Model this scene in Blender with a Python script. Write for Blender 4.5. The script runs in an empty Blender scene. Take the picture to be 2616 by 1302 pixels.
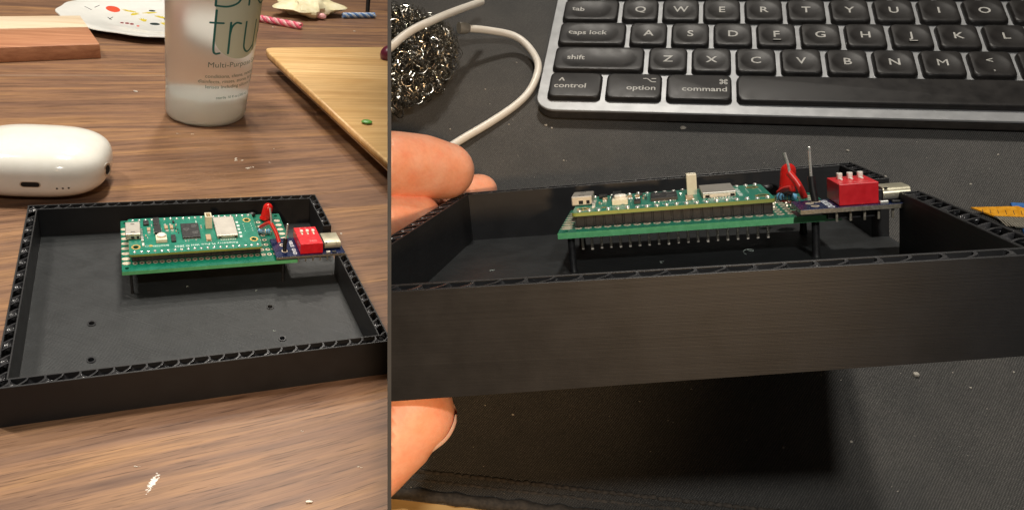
import bpy, bmesh, math, random
import numpy as np
from mathutils import Matrix, Vector, noise
from mathutils.geometry import tessellate_polygon
random.seed(7); R_ = random.Random(11)
pi = math.pi
S = 0.1                       # lengths below are millimetres, one Blender unit is a centimetre
# ---- frames of the two desks (pose of the desk, the case in the hand and the keyboard) ----
SOL = {'f': 2000.0, 'C': [1308, 651], 'L': {'m': {'W': 124.445, 'D': 107.714, 'H': 14.776, 't': 3.835, 'fl': 1.841, 'bx': 35.976, 'by': 56.034, 'bz': 13.533, 'bw': 67.567, 'bd': 37.267, 'ix': 38.993, 'iy': 60.85, 'iz': 17.626, 'sx': 104.753, 'sy': 56.103, 'sz': 15.81, 'sw': 9.571, 'sd': 13.091, 'sh': 4.713, 'ux': 94.555, 'uy': 55.108, 'uz': 15.76, 'ud': 14.036, 'n1': 29.013, 'n2': 48.237, 'diz': 4.093, 'duz': 2.227, 'pd': 26.659, 'ys': 1.253, 'zs': 0.996}, 'R': [[0.90263, -0.40731, 0.13909], [-0.07129, -0.46018, -0.88496], [0.42447, 0.78888, -0.44441]], 't': [-158.73869, 53.48845, 242.39786]}, 'R': {'m': {'W': 125.941, 'D': 109.256, 'H': 17.563, 't': 4.331, 'fl': 2.005, 'bx': 40.376, 'by': 57.821, 'bz': 12.904, 'bw': 68.968, 'bd': 30.137, 'ix': 43.886, 'iy': 62.096, 'iz': 17.009, 'sx': 108.021, 'sy': 55.021, 'sz': 15.408, 'sw': 8.769, 'sd': 10.844, 'sh': 5.097, 'ux': 99.072, 'uy': 53.669, 'uz': 15.358, 'ud': 11.151, 'n1': 33.632, 'n2': 53.159, 'diz': 4.105, 'duz': 2.454, 'pd': 22.63, 'zl': -3.605, 'zr': 1.612, 'ys': 1.201, 'zs': 1.0}, 'R': [[0.98094, 0.16605, -0.10088], [-0.06331, -0.2177, -0.97396], [-0.18369, 0.96179, -0.20304]], 't': [-38.11271, 24.6826, 144.29383]}, 'K': {'R': [[0.9823, 0.15731, -0.10172], [0.05818, -0.7723, -0.63259], [-0.17807, 0.61547, -0.76778]], 't': [13.92665, -68.75603, 341.81029], 'ys': 1.00645, 'yf': -0.26791, 'xl': -0.19295, 'zb': -9.43452}}

F, C0 = SOL['f'], SOL['C']
def cvm(k):
    R = SOL[k]['R']; t = SOL[k]['t']
    return Matrix([[R[i][0], R[i][1], R[i][2], t[i]*S] for i in range(3)] + [[0, 0, 0, 1]])
W_CV = cvm('L').inverted()
FR = {'L': Matrix.Identity(4), 'R': W_CV @ cvm('R'), 'K': W_CV @ cvm('K')}
CAM = W_CV @ Matrix.Diagonal((1, -1, -1, 1))
def on(fr, px, py, z):        # point (mm, frame fr) at height z seen at photo pixel px, py
    inv = FR[fr].inverted() @ W_CV
    o = inv @ Vector((0, 0, 0)); d = (inv @ Vector(((px-C0[0])/F, (py-C0[1])/F, 1))) - o
    p = o + d*((z*S-o.z)/d.z)
    return p/S

# ---- camera, world, lamps, exposure ----
scene = bpy.context.scene
scene.unit_settings.scale_length = 0.01
cd = bpy.data.cameras.new('camera'); cam = bpy.data.objects.new('camera', cd); scene.collection.objects.link(cam)
cd.sensor_width = 36; cd.lens = F/2616*36; cd.clip_start = 0.5; cd.clip_end = 1000
cam.matrix_world = CAM
cd.dof.use_dof = True; cd.dof.focus_distance = 24; cd.dof.aperture_fstop = 24
scene.camera = cam
scene.view_settings.view_transform = 'Standard'; scene.view_settings.look = 'None'; scene.view_settings.exposure = 0
world = bpy.data.worlds.new('World'); scene.world = world; world.use_nodes = True
bg = world.node_tree.nodes['Background']; bg.inputs[0].default_value = (1.0, 0.86, 0.70, 1); bg.inputs[1].default_value = 0.05
GL, GR, GW = 4.2, 12.0, 50.0
def lamp(name, fr, pos, target, power, size, color):
    l = bpy.data.lights.new(name, 'AREA'); l.shape = 'DISK'; l.size = size*S; l.energy = power; l.color = color
    ob = bpy.data.objects.new(name, l); scene.collection.objects.link(ob)
    p = FR[fr] @ (Vector(pos)*S); t = FR[fr] @ (Vector(target)*S)
    ob.matrix_world = Matrix.Translation(p) @ (t-p).to_track_quat('-Z', 'Y').to_matrix().to_4x4()
    return ob
# left bay: ceiling downlights round the table
for x, y, z, e, sz in ((120, 240, 1150, 22000, 120), (-340, 280, 950, 5600, 80), (-430, 420, 950, 7500, 80), (330, 1250, 1300, 15000, 110), (170, 620, 900, 7500, 60)):
    lamp('ceiling_lamp', 'L', (x, y, z), (60, 150, 0), e*GL, sz, (1.0, 0.93, 0.83))
# right bay: a desk lamp above the mat and a warm lamp behind the camera
lamp('desk_lamp', 'K', (127, -280, 465), (95, -150, 0), 780*GR, 24, (1.0, 0.97, 0.91))
def cvp(x, y, z): return tuple((FR['K'].inverted() @ W_CV @ Vector((x*S, y*S, z*S)))/S)
sl = bpy.data.lights.new('warm_lamp', 'SPOT'); sl.energy = 1700*GW; sl.color = (1.0, 0.66, 0.36); sl.spot_size = math.radians(24); sl.spot_blend = 1.0; sl.shadow_soft_size = 1.6
so = bpy.data.objects.new('warm_lamp', sl); scene.collection.objects.link(so)
_p = W_CV @ Vector((6.4, 7.0, -33)); _t = W_CV @ Vector((-3.6, .3, 22)); so.matrix_world = Matrix.Translation(_p) @ (_t-_p).to_track_quat('-Z', 'Y').to_matrix().to_4x4()

# ---- helpers ----
COL = scene.collection
class MB:
    """collects shapes (millimetres) into one mesh object"""
    def __init__(s): s.v = []; s.f = []
    def add(s, vs, fs):
        n = len(s.v); s.v += [tuple(p) for p in vs]; s.f += [tuple(i+n for i in f) for f in fs]; return s
    def box(s, x0, x1, y0, y1, z0, z1):
        return s.add([(x0,y0,z0),(x1,y0,z0),(x1,y1,z0),(x0,y1,z0),(x0,y0,z1),(x1,y0,z1),(x1,y1,z1),(x0,y1,z1)],
                     [(3,2,1,0),(4,5,6,7),(0,1,5,4),(1,2,6,5),(2,3,7,6),(3,0,4,7)])
    def prism(s, poly, z0, z1):
        n = len(poly)
        tri = tessellate_polygon([[Vector((x, y, 0)) for x, y in poly]])
        a = sum(poly[i][0]*poly[(i+1) % n][1]-poly[(i+1) % n][0]*poly[i][1] for i in range(n))
        if a < 0: poly = poly[::-1]; tri = tessellate_polygon([[Vector((x, y, 0)) for x, y in poly]])
        vs = [(x, y, z0) for x, y in poly]+[(x, y, z1) for x, y in poly]
        if n <= 12 or True:
            fs = [tuple(range(n-1, -1, -1)), tuple(range(n, 2*n))] if n <= 40 and convex(poly) else [tuple(t) for t in tri]+[tuple(i+n for i in t) for t in tri]
        fs += [(i, (i+1) % n, (i+1) % n+n, i+n) for i in range(n)]
        return s.add(vs, fs)
    def plate(s, outer, holes, z0, z1):
        loops = [outer]+holes
        tri = tessellate_polygon([[Vector((x, y, 0)) for x, y in l] for l in loops])
        flat = [p for l in loops for p in l]; n = len(flat)
        vs = [(x, y, z0) for x, y in flat]+[(x, y, z1) for x, y in flat]
        fs = [tuple(t) for t in tri]+[tuple(i+n for i in t) for t in tri]
        k = 0
        for l in loops:
            m = len(l); fs += [(k+i, k+(i+1) % m, k+(i+1) % m+n, k+i+n) for i in range(m)]; k += m
        return s.add(vs, fs)
    def tube(s, path, r, n=8, cap=True, flat=1.0):
        P = [Vector(p) for p in path]; m = len(P); rr = r if isinstance(r, (list, tuple)) else [r]*m
        up = None; vs = []
        for i in range(m):
            t = (P[min(i+1, m-1)]-P[max(i-1, 0)]).normalized()
            if up is None: up = Vector((0, 0, 1)) if abs(t.z) < .9 else Vector((1, 0, 0))
            a = t.cross(up).normalized(); b = a.cross(t).normalized(); up = b
            for k in range(n):
                c = 2*pi*k/n; vs.append(P[i]+a*(math.cos(c)*rr[i])+b*(math.sin(c)*rr[i]*flat))
        fs = [(i*n+k, i*n+(k+1) % n, (i+1)*n+(k+1) % n, (i+1)*n+k) for i in range(m-1) for k in range(n)]
        if cap: fs += [tuple(range(n-1, -1, -1)), tuple(range((m-1)*n, m*n))]
        return s.add(vs, fs)
    def lathe(s, prof, n=48, sx=1, sy=1, c=(0, 0, 0)):
        vs = []; m = len(prof)
        for r, z in prof:
            for k in range(n): a = 2*pi*k/n; vs.append((c[0]+r*math.cos(a)*sx, c[1]+r*math.sin(a)*sy, c[2]+z))
        fs = [(i*n+k, i*n+(k+1) % n, (i+1)*n+(k+1) % n, (i+1)*n+k) for i in range(m-1) for k in range(n)]
        fs += [tuple(range(n-1, -1, -1)), tuple(range((m-1)*n, m*n))]
        return s.add(vs, fs)
    def ring(s, cx, cy, r0, r1, z0, z1, n=12, sy=1.0):
        vs = []
        for (r, z) in ((r0, z0), (r1, z0), (r1, z1), (r0, z1)):
            for k in range(n): a = 2*pi*k/n; vs.append((cx+r*math.cos(a), cy+r*math.sin(a)*sy, z))
        fs = [(i*n+k, i*n+(k+1) % n, ((i+1) % 4)*n+(k+1) % n, ((i+1) % 4)*n+k) for i in range(4) for k in range(n)]
        return s.add(vs, fs)
    def blob(s, c, r, n=10, m=6, wob=0.0):
        vs = [(c[0], c[1], c[2]-r[2])]
        for i in range(1, m):
            th = pi*i/m
            for k in range(n):
                a = 2*pi*k/n; q = 1+wob*(R_.random()-.5)
                vs.append((c[0]+r[0]*math.sin(th)*math.cos(a)*q, c[1]+r[1]*math.sin(th)*math.sin(a)*q, c[2]-r[2]*math.cos(th)*q))
        vs.append((c[0], c[1], c[2]+r[2])); L = len(vs)-1
        fs = [(0, 1+(k+1) % n, 1+k) for k in range(n)]
        fs += [(1+i*n+k, 1+i*n+(k+1) % n, 1+(i+1)*n+(k+1) % n, 1+(i+1)*n+k) for i in range(m-2) for k in range(n)]
        fs += [(1+(m-2)*n+k, 1+(m-2)*n+(k+1) % n, L) for k in range(n)]
        return s.add(vs, fs)
    def build(s, name, mat, parent=None, bevel=0, seg=2, smooth=False, sub=0, fix=True, kind=None, angle=40):
        me = bpy.data.meshes.new(name)
        me.from_pydata([(x*S, y*S, z*S) for x, y, z in s.v], [], s.f)
        bm = bmesh.new(); bm.from_mesh(me)
        if fix: bmesh.ops.recalc_face_normals(bm, faces=bm.faces)
        if bevel:
            es = [e for e in bm.edges if len(e.link_faces) == 2 and e.calc_face_angle(0) > math.radians(30)]
            bmesh.ops.bevel(bm, geom=es, offset=bevel*S, offset_type='OFFSET', segments=seg, profile=.5, affect='EDGES', clamp_overlap=True)
        if sub:
            for _ in range(sub): bmesh.ops.subdivide_edges(bm, edges=bm.edges, cuts=1, use_grid_fill=True, smooth=1.0)
        if smooth:
            for f in bm.faces: f.smooth = True
            for e in bm.edges:
                if len(e.link_faces) == 2 and e.calc_face_angle(0) > math.radians(angle): e.smooth = False
        bm.to_mesh(me); bm.free(); me.materials.append(mat)
        return link(name, me, parent, kind)
def convex(p):
    n = len(p); sg = 0
    for i in range(n):
        a, b, c = p[i], p[(i+1) % n], p[(i+2) % n]
        z = (b[0]-a[0])*(c[1]-b[1])-(b[1]-a[1])*(c[0]-b[0])
        if abs(z) < 1e-9: continue
        if sg == 0: sg = z
        elif sg*z < 0: return False
    return True
SIDE = {}
def link(name, me, parent=None, kind=None):
    ob = bpy.data.objects.new(name, me); COL.objects.link(ob)
    if parent is not None: ob.parent = parent
    if kind: ob['kind'] = kind
    return ob
def inst(src, parent, loc, rz=0, scale=None):            # a further copy of an alike piece, mesh shared
    ob = src.copy(); COL.objects.link(ob); ob.parent = parent
    ob.location = Vector(loc)*S; ob.rotation_euler = (0, 0, rz)
    if scale: ob.scale = scale
    return ob
def thing(name, label, cat, fr, loc=(0, 0, 0), rz=0, group=None):
    ob = bpy.data.objects.new(name, None); COL.objects.link(ob); ob.empty_display_size = .3
    return settle(ob, label, cat, fr, loc, rz, group)
def settle(ob, label, cat, fr, loc=(0, 0, 0), rz=0, group=None):
    ob.matrix_world = FR[fr] @ Matrix.Translation(Vector(loc)*S) @ Matrix.Rotation(rz, 4, 'Z')
    ob['label'] = label; ob['category'] = cat
    if group: ob['group'] = group
    SIDE[ob.name] = 'L' if fr == 'L' else 'R'
    return ob
def struct(ob, fr, label=None):
    ob.matrix_world = FR[fr]; ob['kind'] = 'structure'; SIDE[ob.name] = 'L' if fr == 'L' else 'R'
    if label: ob['label'] = label
    return ob
def circle(cx, cy, r, n=12, sy=1.0): return [(cx+r*math.cos(2*pi*k/n), cy+r*math.sin(2*pi*k/n)*sy) for k in range(n)]
def rrect(x0, x1, y0, y1, r, n=4):
    p = []
    for cx, cy, a in ((x1-r, y1-r, 0), (x0+r, y1-r, pi/2), (x0+r, y0+r, pi), (x1-r, y0+r, 3*pi/2)):
        for k in range(n+1): t = a+pi/2*k/n; p.append((cx+r*math.cos(t), cy+r*math.sin(t)))
    return p
def text_geo(s, size, bold=0.0, align='CENTER', res=3, space=1.0):
    cu = bpy.data.curves.new('t', 'FONT'); cu.body = s; cu.size = size; cu.offset = bold; cu.align_x = align; cu.align_y = 'CENTER'
    cu.offset = 0 if 'M' in s else bold
    cu.resolution_u = res; cu.space_character = space
    ob = bpy.data.objects.new('t', cu); COL.objects.link(ob)
    dg = bpy.context.evaluated_depsgraph_get(); me = bpy.data.meshes.new_from_object(ob.evaluated_get(dg))
    vs = [tuple(v.co) for v in me.vertices]; fs = [tuple(p.vertices) for p in me.polygons]
    bpy.data.objects.remove(ob); bpy.data.curves.remove(cu); bpy.data.meshes.remove(me)
    return vs, fs
def text_on(mb, s, size, x, y, z, rot=0, bold=0, align='CENTER', sy=1.0, f=None, sx=1.0, space=1.0):
    vs, fs = text_geo(s, size, bold, align, space=space); c, q = math.cos(rot), math.sin(rot)
    out = []
    for a, b, _ in vs:
        a *= sx; b *= 1.0
        X = x+a*c-b*q; Y = y+(a*q+b*c)*sy
        out.append((X, Y, z if f is None else z+f(X, Y)))
    mb.add(out, fs)

# ---- materials ----
def mat(name, color, rough=.5, metal=0, **kw):
    m = bpy.data.materials.new(name); m.use_nodes = True; b = m.node_tree.nodes['Principled BSDF']
    b.inputs['Base Color'].default_value = (*color, 1); b.inputs['Roughness'].default_value = rough; b.inputs['Metallic'].default_value = metal
    for k, v in kw.items(): b.inputs[k.replace('_', ' ')].default_value = v
    return m
class N:
    def __init__(s, m): s.m = m; s.t = m.node_tree; s.b = s.t.nodes['Principled BSDF']
    def n(s, typ, **kw):
        x = s.t.nodes.new(typ)
        for k, v in kw.items():
            if k in x.inputs: x.inputs[k].default_value = v
            else: setattr(x, k, v)
        return x
    def l(s, a, ao, b, bi): s.t.links.new(a.outputs[ao], b.inputs[bi])
    def coords(s, scale=(1, 1, 1), rot=(0, 0, 0), loc=(0, 0, 0), kind='Object'):
        c = s.n('ShaderNodeTexCoord'); mp = s.n('ShaderNodeMapping'); mp.inputs['Scale'].default_value = scale
        mp.inputs['Rotation'].default_value = rot; mp.inputs['Location'].default_value = loc
        s.l(c, kind, mp, 'Vector'); return mp
    def noise(s, src, scale, detail=4, rough=.55, dist=0):
        x = s.n('ShaderNodeTexNoise'); x.inputs['Scale'].default_value = scale; x.inputs['Detail'].default_value = detail
        x.inputs['Roughness'].default_value = rough; x.inputs['Distortion'].default_value = dist; s.l(src, 'Vector', x, 'Vector'); return x
    def ramp(s, src, out, stops):
        r = s.n('ShaderNodeValToRGB'); e = r.color_ramp.elements
        e[0].position, e[0].color = stops[0][0], (*stops[0][1], 1); e[1].position, e[1].color = stops[-1][0], (*stops[-1][1], 1)
        for p, c in stops[1:-1]: q = e.new(p); q.color = (*c, 1)
        s.l(src, out, r, 'Fac'); return r
    def mix(s, fac, a, b, blend='MIX', f=None):
        x = s.n('ShaderNodeMix'); x.data_type = 'RGBA'; x.blend_type = blend
        if f is not None: x.inputs[0].default_value = f
        else: s.t.links.new(fac, x.inputs[0])
        for k, v in ((6, a), (7, b)):
            if isinstance(v, tuple): x.inputs[k].default_value = (*v, 1)
            else: s.t.links.new(v, x.inputs[k])
        return x.outputs[2]
    def color(s, o): s.t.links.new(o, s.b.inputs['Base Color'])
    def bump(s, o, strength=.3, dist=.01, prev=None):
        x = s.n('ShaderNodeBump'); x.inputs['Strength'].default_value = strength; x.inputs['Distance'].default_value = dist
        s.t.links.new(o, x.inputs['Height'])
        if prev: s.t.links.new(prev, x.inputs['Normal'])
        s.t.links.new(x.outputs[0], s.b.inputs['Normal']); return x.outputs[0]
    def rough(s, o, a, b):
        x = s.n('ShaderNodeMapRange'); x.inputs['To Min'].default_value = a; x.inputs['To Max'].default_value = b
        s.t.links.new(o, x.inputs['Value']); s.t.links.new(x.outputs[0], s.b.inputs['Roughness'])
G3 = lambda v: (v, v, v)
def wood_table():
    m = mat('walnut_laminate', (.3, .18, .1), .42); k = N(m); rz = math.radians(-6.5)
    w = k.coords((.02, .05, .05), (0, 0, rz)); wn = k.noise(w, 1.2, 2)
    cs = k.coords((1, 1, 1), (0, 0, rz))
    add = k.n('ShaderNodeVectorMath', operation='MULTIPLY_ADD'); add.inputs[1].default_value = (0, 3.5, 0)
    k.l(wn, 'Color', add, 0); k.l(cs, 'Vector', add, 2)
    def st(sx, sy, detail=5, rough=.6, sc=1, dist=0.0):
        mp = k.n('ShaderNodeMapping'); mp.inputs['Scale'].default_value = (sx, sy, 1); k.t.links.new(add.outputs[0], mp.inputs['Vector'])
        return k.noise(mp, sc, detail, rough, dist)
    broad = st(.06, .8, 5, .62, 1, .5); fine = st(.34, 9, 6, .72, 1); pores = st(.5, 15, 3, .6, 1); mid = st(.13, 2.6, 5, .66, 1, .3)
    c1 = k.ramp(broad, 'Fac', [(.30, (.150, .084, .055)), (.44, (.215, .120, .074)), (.56, (.285, .158, .086)), (.72, (.390, .215, .095))])
    c2 = k.ramp(fine, 'Fac', [(.33, (.55, .51, .49)), (.45, (.91, .90, .89)), (.62, (1.12, 1.10, 1.08))])
    c = k.mix(None, c1.outputs[0], c2.outputs[0], 'MULTIPLY', .85)
    c4 = k.ramp(mid, 'Fac', [(.36, (.66, .64, .66)), (.52, (1, 1, 1)), (.66, (1.12, 1.08, 1.0))]); c = k.mix(None, c, c4.outputs[0], 'MULTIPLY', .9)
    c3 = k.ramp(pores, 'Fac', [(.36, (.34, .28, .24)), (.41, (1, 1, 1))])
    c = k.mix(None, c, c3.outputs[0], 'MULTIPLY', .85)
    k.color(c); k.rough(fine.outputs['Fac'], .36, .5); k.bump(pores.outputs['Fac'], .12, .01)
    m.node_tree.nodes['Principled BSDF'].inputs['Specular IOR Level'].default_value = .3
    return m
def printed(name, col, axis, step=.028, rough=.45, ang=0, strength=.35, dist=.006, warm=0):
    m = mat(name, col, rough); k = N(m); sp = Vector((0, 0, 0))
    rot = (0, 0, ang)
    c = k.coords((1, 1, 1), rot); w = k.n('ShaderNodeTexWave'); w.wave_type = 'BANDS'; w.bands_direction = axis
    w.inputs['Scale'].default_value = 1/step/ (2*pi) * 0.314*10 /10 if False else .314/step; w.inputs['Distortion'].default_value = .35; w.inputs['Detail'].default_value = 2; w.inputs['Detail Scale'].default_value = .6
    k.l(c, 'Vector', w, 'Vector')
    sc = (.10, .10, 22) if axis == 'Z' else ((14, .25, .25) if axis == 'X' else (.25, 14, .25))
    n2 = k.n('ShaderNodeMapping'); n2.inputs['Scale'].default_value = sc; k.l(c, 'Vector', n2, 'Vector'); nn = k.noise(n2, 1, 4, .6); n3 = k.noise(k.coords((1, 1, 1)), 1.3, 4, .6)
    b1 = k.bump(w.outputs['Fac'], strength*(.22 if axis == 'Z' else 1), dist); k.bump(nn.outputs['Fac'], strength*.9, dist*1.5, b1)
    mx = k.n('ShaderNodeMath', operation='MULTIPLY'); k.l(nn, 'Fac', mx, 0); k.l(n3, 'Fac', mx, 1)
    k.rough(mx.outputs[0], rough-.12, rough+.22); k.b.inputs['Specular IOR Level'].default_value = .4
    cr = k.ramp(n3, 'Fac', [(.3, tuple(x*.85 for x in col)), (.7, tuple(x*1.2 for x in col))]); k.color(cr.outputs[0])
    return m
def fabric():
    m = mat('mat_fabric', (.018, .017, .016), .8); k = N(m)
    c = k.coords((1, 1, 1), (0, 0, .5))
    w1 = k.n('ShaderNodeTexWave'); w1.bands_direction = 'X'; w1.inputs['Scale'].default_value = 4.6; w1.inputs['Distortion'].default_value = 1.2; w1.inputs['Detail'].default_value = 1
    w2 = k.n('ShaderNodeTexWave'); w2.bands_direction = 'Y'; w2.inputs['Scale'].default_value = 6.0; w2.inputs['Distortion'].default_value = 1.2; w2.inputs['Detail'].default_value = 1
    k.l(c, 'Vector', w1, 'Vector'); k.l(c, 'Vector', w2, 'Vector')
    mu = k.n('ShaderNodeMath', operation='MULTIPLY'); k.l(w1, 'Fac', mu, 0); k.l(w2, 'Fac', mu, 1)
    b1 = k.bump(mu.outputs[0], .8, .02)
    n1 = k.noise(k.coords(), 26, 3, .7); n2 = k.noise(k.coords(), .35, 4, .6); n3 = k.noise(k.coords(), 60, 2, .8)
    k.bump(n1.outputs['Fac'], .45, .02, b1)
    a = k.ramp(mu, 'Value', [(0, (.014, .013, .012)), (.55, (.072, .070, .066))])
    s1 = k.ramp(n3, 'Fac', [(.58, (0, 0, 0)), (.74, (.30, .29, .26))]); n4 = k.noise(k.coords(), 14, 3, .8); s2 = k.ramp(n4, 'Fac', [(.35, (.6, .6, .6)), (.62, (1.35, 1.35, 1.35))])  # pale specks put the sparkle of the fibres into the colour
    d = k.ramp(n2, 'Fac', [(.35, (.75, .75, .75)), (.65, (1.3, 1.25, 1.2))])
    c = k.mix(None, a.outputs[0], d.outputs[0], 'MULTIPLY', 1.0); c = k.mix(None, c, s1.outputs[0], 'ADD', .55); c = k.mix(None, c, s2.outputs[0], 'MULTIPLY', 1.0)
    k.color(c); k.b.inputs['Sheen Weight'].default_value = .25; k.b.inputs['Sheen Roughness'].default_value = .5
    return m
def bamboo():
    m = mat('bamboo', (.62, .43, .22), .42); k = N(m)
    mp = k.coords((.05, 3.0, 1), (0, 0, math.radians(-3))); a = k.noise(mp, 1, 5, .6); b = k.noise(k.coords((.12, .35, 1)), 1, 4, .6, .5); f = k.noise(k.coords((.3, 11, 1)), 1, 2, .6)
    c1 = k.ramp(a, 'Fac', [(.3, (.60, .36, .150)), (.55, (.76, .51, .235)), (.75, (.86, .64, .34))])
    c2 = k.ramp(b, 'Fac', [(.35, (.88, .80, .68)), (.6, (1.05, 1.05, 1.05))]); c3 = k.ramp(f, 'Fac', [(.3, (.8, .74, .66)), (.5, (1, 1, 1))])
    c = k.mix(None, c1.outputs[0], c2.outputs[0], 'MULTIPLY', .8); c = k.mix(None, c, c3.outputs[0], 'MULTIPLY', .6); k.color(c); return m
def woodblock(name, lo, hi, ang=.1):
    m = mat(name, hi, .4); k = N(m); a = k.noise(k.coords((.12, 2.2, 2.2), (0, 0, ang)), 1, 6, .65, .4)
    c = k.ramp(a, 'Fac', [(.3, lo), (.7, hi)]); k.color(c.outputs[0]); k.bump(a.outputs['Fac'], .15, .01); return m
def mottled(name, lo, hi, rough, scale=8, metal=0, bump=0, **kw):
    m = mat(name, hi, rough, metal, **kw); k = N(m); a = k.noise(k.coords(), scale, 5, .6)
    c = k.ramp(a, 'Fac', [(.35, lo), (.65, hi)]); k.color(c.outputs[0])
    if bump: k.bump(a.outputs['Fac'], bump, .01)
    k.rough(a.outputs['Fac'], max(.02, rough-.08), rough+.1)
    return m
M = {}
M['table'] = wood_table()
M['wall'] = printed('printed_wall', (.0120, .0120, .0130), 'Z', .024, .50, 0, .30, .005)
M['floor'] = printed('printed_floor', (.021, .023, .024), 'X', .06, .50, math.radians(-48), .7, .009)
M['infill'] = mottled('printed_infill', (.020, .020, .022), (.034, .034, .036), .26, 6)
M['pcb'] = mottled('green_solder_mask', (.0, .115, .068), (.002, .155, .092), .28, 3, Specular_IOR_Level=.5)
M['pcb_edge'] = mottled('board_edge', (.10, .42, .17), (.14, .50, .22), .5, 6)
M['pico'] = mottled('pale_green_solder_mask', (.008, .170, .110), (.016, .225, .150), .3, 3)
M['picoedge'] = mottled('yellow_board_edge', (.24, .29, .06), (.30, .32, .07), .5, 6)
M['blue'] = mottled('dark_blue_solder_mask', (.004, .010, .045), (.008, .018, .075), .25, 4)
M['tin'] = mottled('tinned_copper', (.42, .38, .30), (.62, .56, .46), .32, 14, .85)
M['pad'] = mottled('pale_pad', (.55, .47, .36), (.72, .62, .48), .42, 8, .35)
M['solder'] = mottled('solder', (.74, .73, .68), (.85, .84, .78), .25, 20, .6)
M['pin'] = mottled('tinned_pin', (.74, .68, .58), (.84, .78, .68), .35, 8, .1)  # brighter than the other tin, standing in for light blocked under the board
M['gold'] = mottled('gold_pad', (.62, .44, .14), (.72, .54, .2), .35, 10, .8)
M['steel'] = mottled('brushed_steel', (.50, .47, .42), (.56, .53, .47), .42, 1.5, .7)
M['nickel'] = mottled('nickel_shell', (.52, .49, .36), (.60, .56, .42), .3, 3, .6)
M['chip'] = mottled('chip_black', (.012, .012, .013), (.024, .023, .023), .38, 12)
M['chipmark'] = mat('chip_marking', (.16, .16, .155), .6)
M['blackp'] = mottled('black_plastic', (.008, .008, .009), (.016, .016, .017), .4, 8)
M['dark'] = mat('dark_hole', (.004, .004, .004), .8)
M['white'] = mottled('white_plastic', (.74, .70, .62), (.80, .76, .68), .35, 10)
M['cream'] = mottled('cream_plastic', (.72, .65, .48), (.78, .71, .54), .4, 10)
M['silk'] = mat('silkscreen', (.62, .72, .66), .6)
M['silkblue'] = mat('silkscreen_white', (.7, .74, .78), .6)
M['red'] = mottled('red_plastic', (.60, .010, .018), (.72, .018, .028), .30, 5)
M['redfaint'] = mat('faint_red_print', (.80, .20, .20), .5)
M['redsleeve'] = mottled('red_sleeve', (.62, .02, .02), (.78, .04, .03), .35, 8)
M['lens'] = mat('red_epoxy', (.85, .025, .02), .07, 0, Transmission_Weight=.35, IOR=1.5, Subsurface_Weight=.0)
M['cap'] = mottled('capacitor_tan', (.40, .28, .17), (.50, .36, .22), .4, 20)
M['resistor'] = mottled('resistor_blue', (.10, .30, .50), (.16, .40, .62), .3, 10)
M['band'] = mat('resistor_band', (.03, .02, .02), .4)
M['glossy_white'] = mottled('glossy_white_shell', (.83, .81, .73), (.86, .84, .77), .13, 2, Coat_Weight=.4, Coat_Roughness=.04)
M['bamboo'] = bamboo()
M['bamboo_edge'] = woodblock('bamboo_edge', (.16, .085, .04), (.34, .20, .10), 0)
M['redwood'] = woodblock('red_wood', (.34, .135, .065), (.60, .29, .155), .1)
M['palewood'] = woodblock('pale_wood', (.66, .50, .33), (.80, .68, .50), .1)
M['plate'] = mottled('glazed_white', (.80, .80, .76), (.84, .84, .80), .12, 1)
M['liquid_plastic'] = None
M['fabric'] = fabric()
M['hem'] = mottled('hem_fabric', (.03, .026, .022), (.075, .062, .05), .8, 9, 0, .4)
M['desk'] = woodblock('yellow_desk', (.60, .36, .13), (.78, .52, .22), 0)
M['alu'] = mottled('grey_aluminium', (.40, .41, .42), (.45, .46, .47), .36, 1.5, .45)
M['kbody'] = mottled('dark_keyboard_body', (.035, .030, .027), (.055, .048, .042), .45, 3)
M['key'] = mottled('black_key', (.008, .007, .007), (.015, .013, .012), .42, 1.3, 0, .04, Specular_IOR_Level=.4)
kr = [n for n in M['key'].node_tree.nodes if n.type == 'MAP_RANGE'][0]; kr.inputs['From Min'].default_value = .35; kr.inputs['From Max'].default_value = .65; kr.inputs['To Min'].default_value = .42; kr.inputs['To Max'].default_value = .54
M['legend'] = mat('key_legend', (.44, .43, .40), .5)
M['cable'] = mottled('white_cable', (.80, .75, .66), (.83, .79, .72), .35, 2)
M['wire'] = mottled('scourer_wire', (.38, .36, .31), (.70, .67, .60), .2, 3, 1)
M['panel'] = mottled('dark_panel', (.011, .011, .012), (.014, .014, .015), .7, 2)
def skin():
    m = mat('skin', (.75, .36, .22), .5); k = N(m); a = k.noise(k.coords(), .8, 3, .6); b = k.noise(k.coords(), 9, 4, .7)
    c = k.ramp(a, 'Fac', [(.3, (.84, .32, .17)), (.7, (.88, .46, .31))]); d = k.ramp(b, 'Fac', [(.3, (.88, .82, .80)), (.6, (1, 1, 1))])
    e = k.noise(k.coords(), 2.2, 4, .7); f = k.ramp(e, 'Fac', [(.36, (1.0, .78, .72)), (.5, (1, 1, 1)), (.66, (1.04, 1.06, 1.04))])
    k.color(k.mix(None, k.mix(None, c.outputs[0], d.outputs[0], 'MULTIPLY', .6), f.outputs[0], 'MULTIPLY', .45))
    w = k.noise(k.coords((5, 2, 5)), 2.6, 5, .65); k.bump(w.outputs['Fac'], .3, .03)
    k.b.inputs['Subsurface Weight'].default_value = .15; k.b.inputs['Subsurface Radius'].default_value = (.35, .12, .06); k.b.inputs['Subsurface Scale'].default_value = .6
    return m
M['skin'] = skin()
M['nail'] = mottled('nail', (.82, .50, .40), (.86, .56, .45), .25, 3, Subsurface_Weight=.3)
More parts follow.
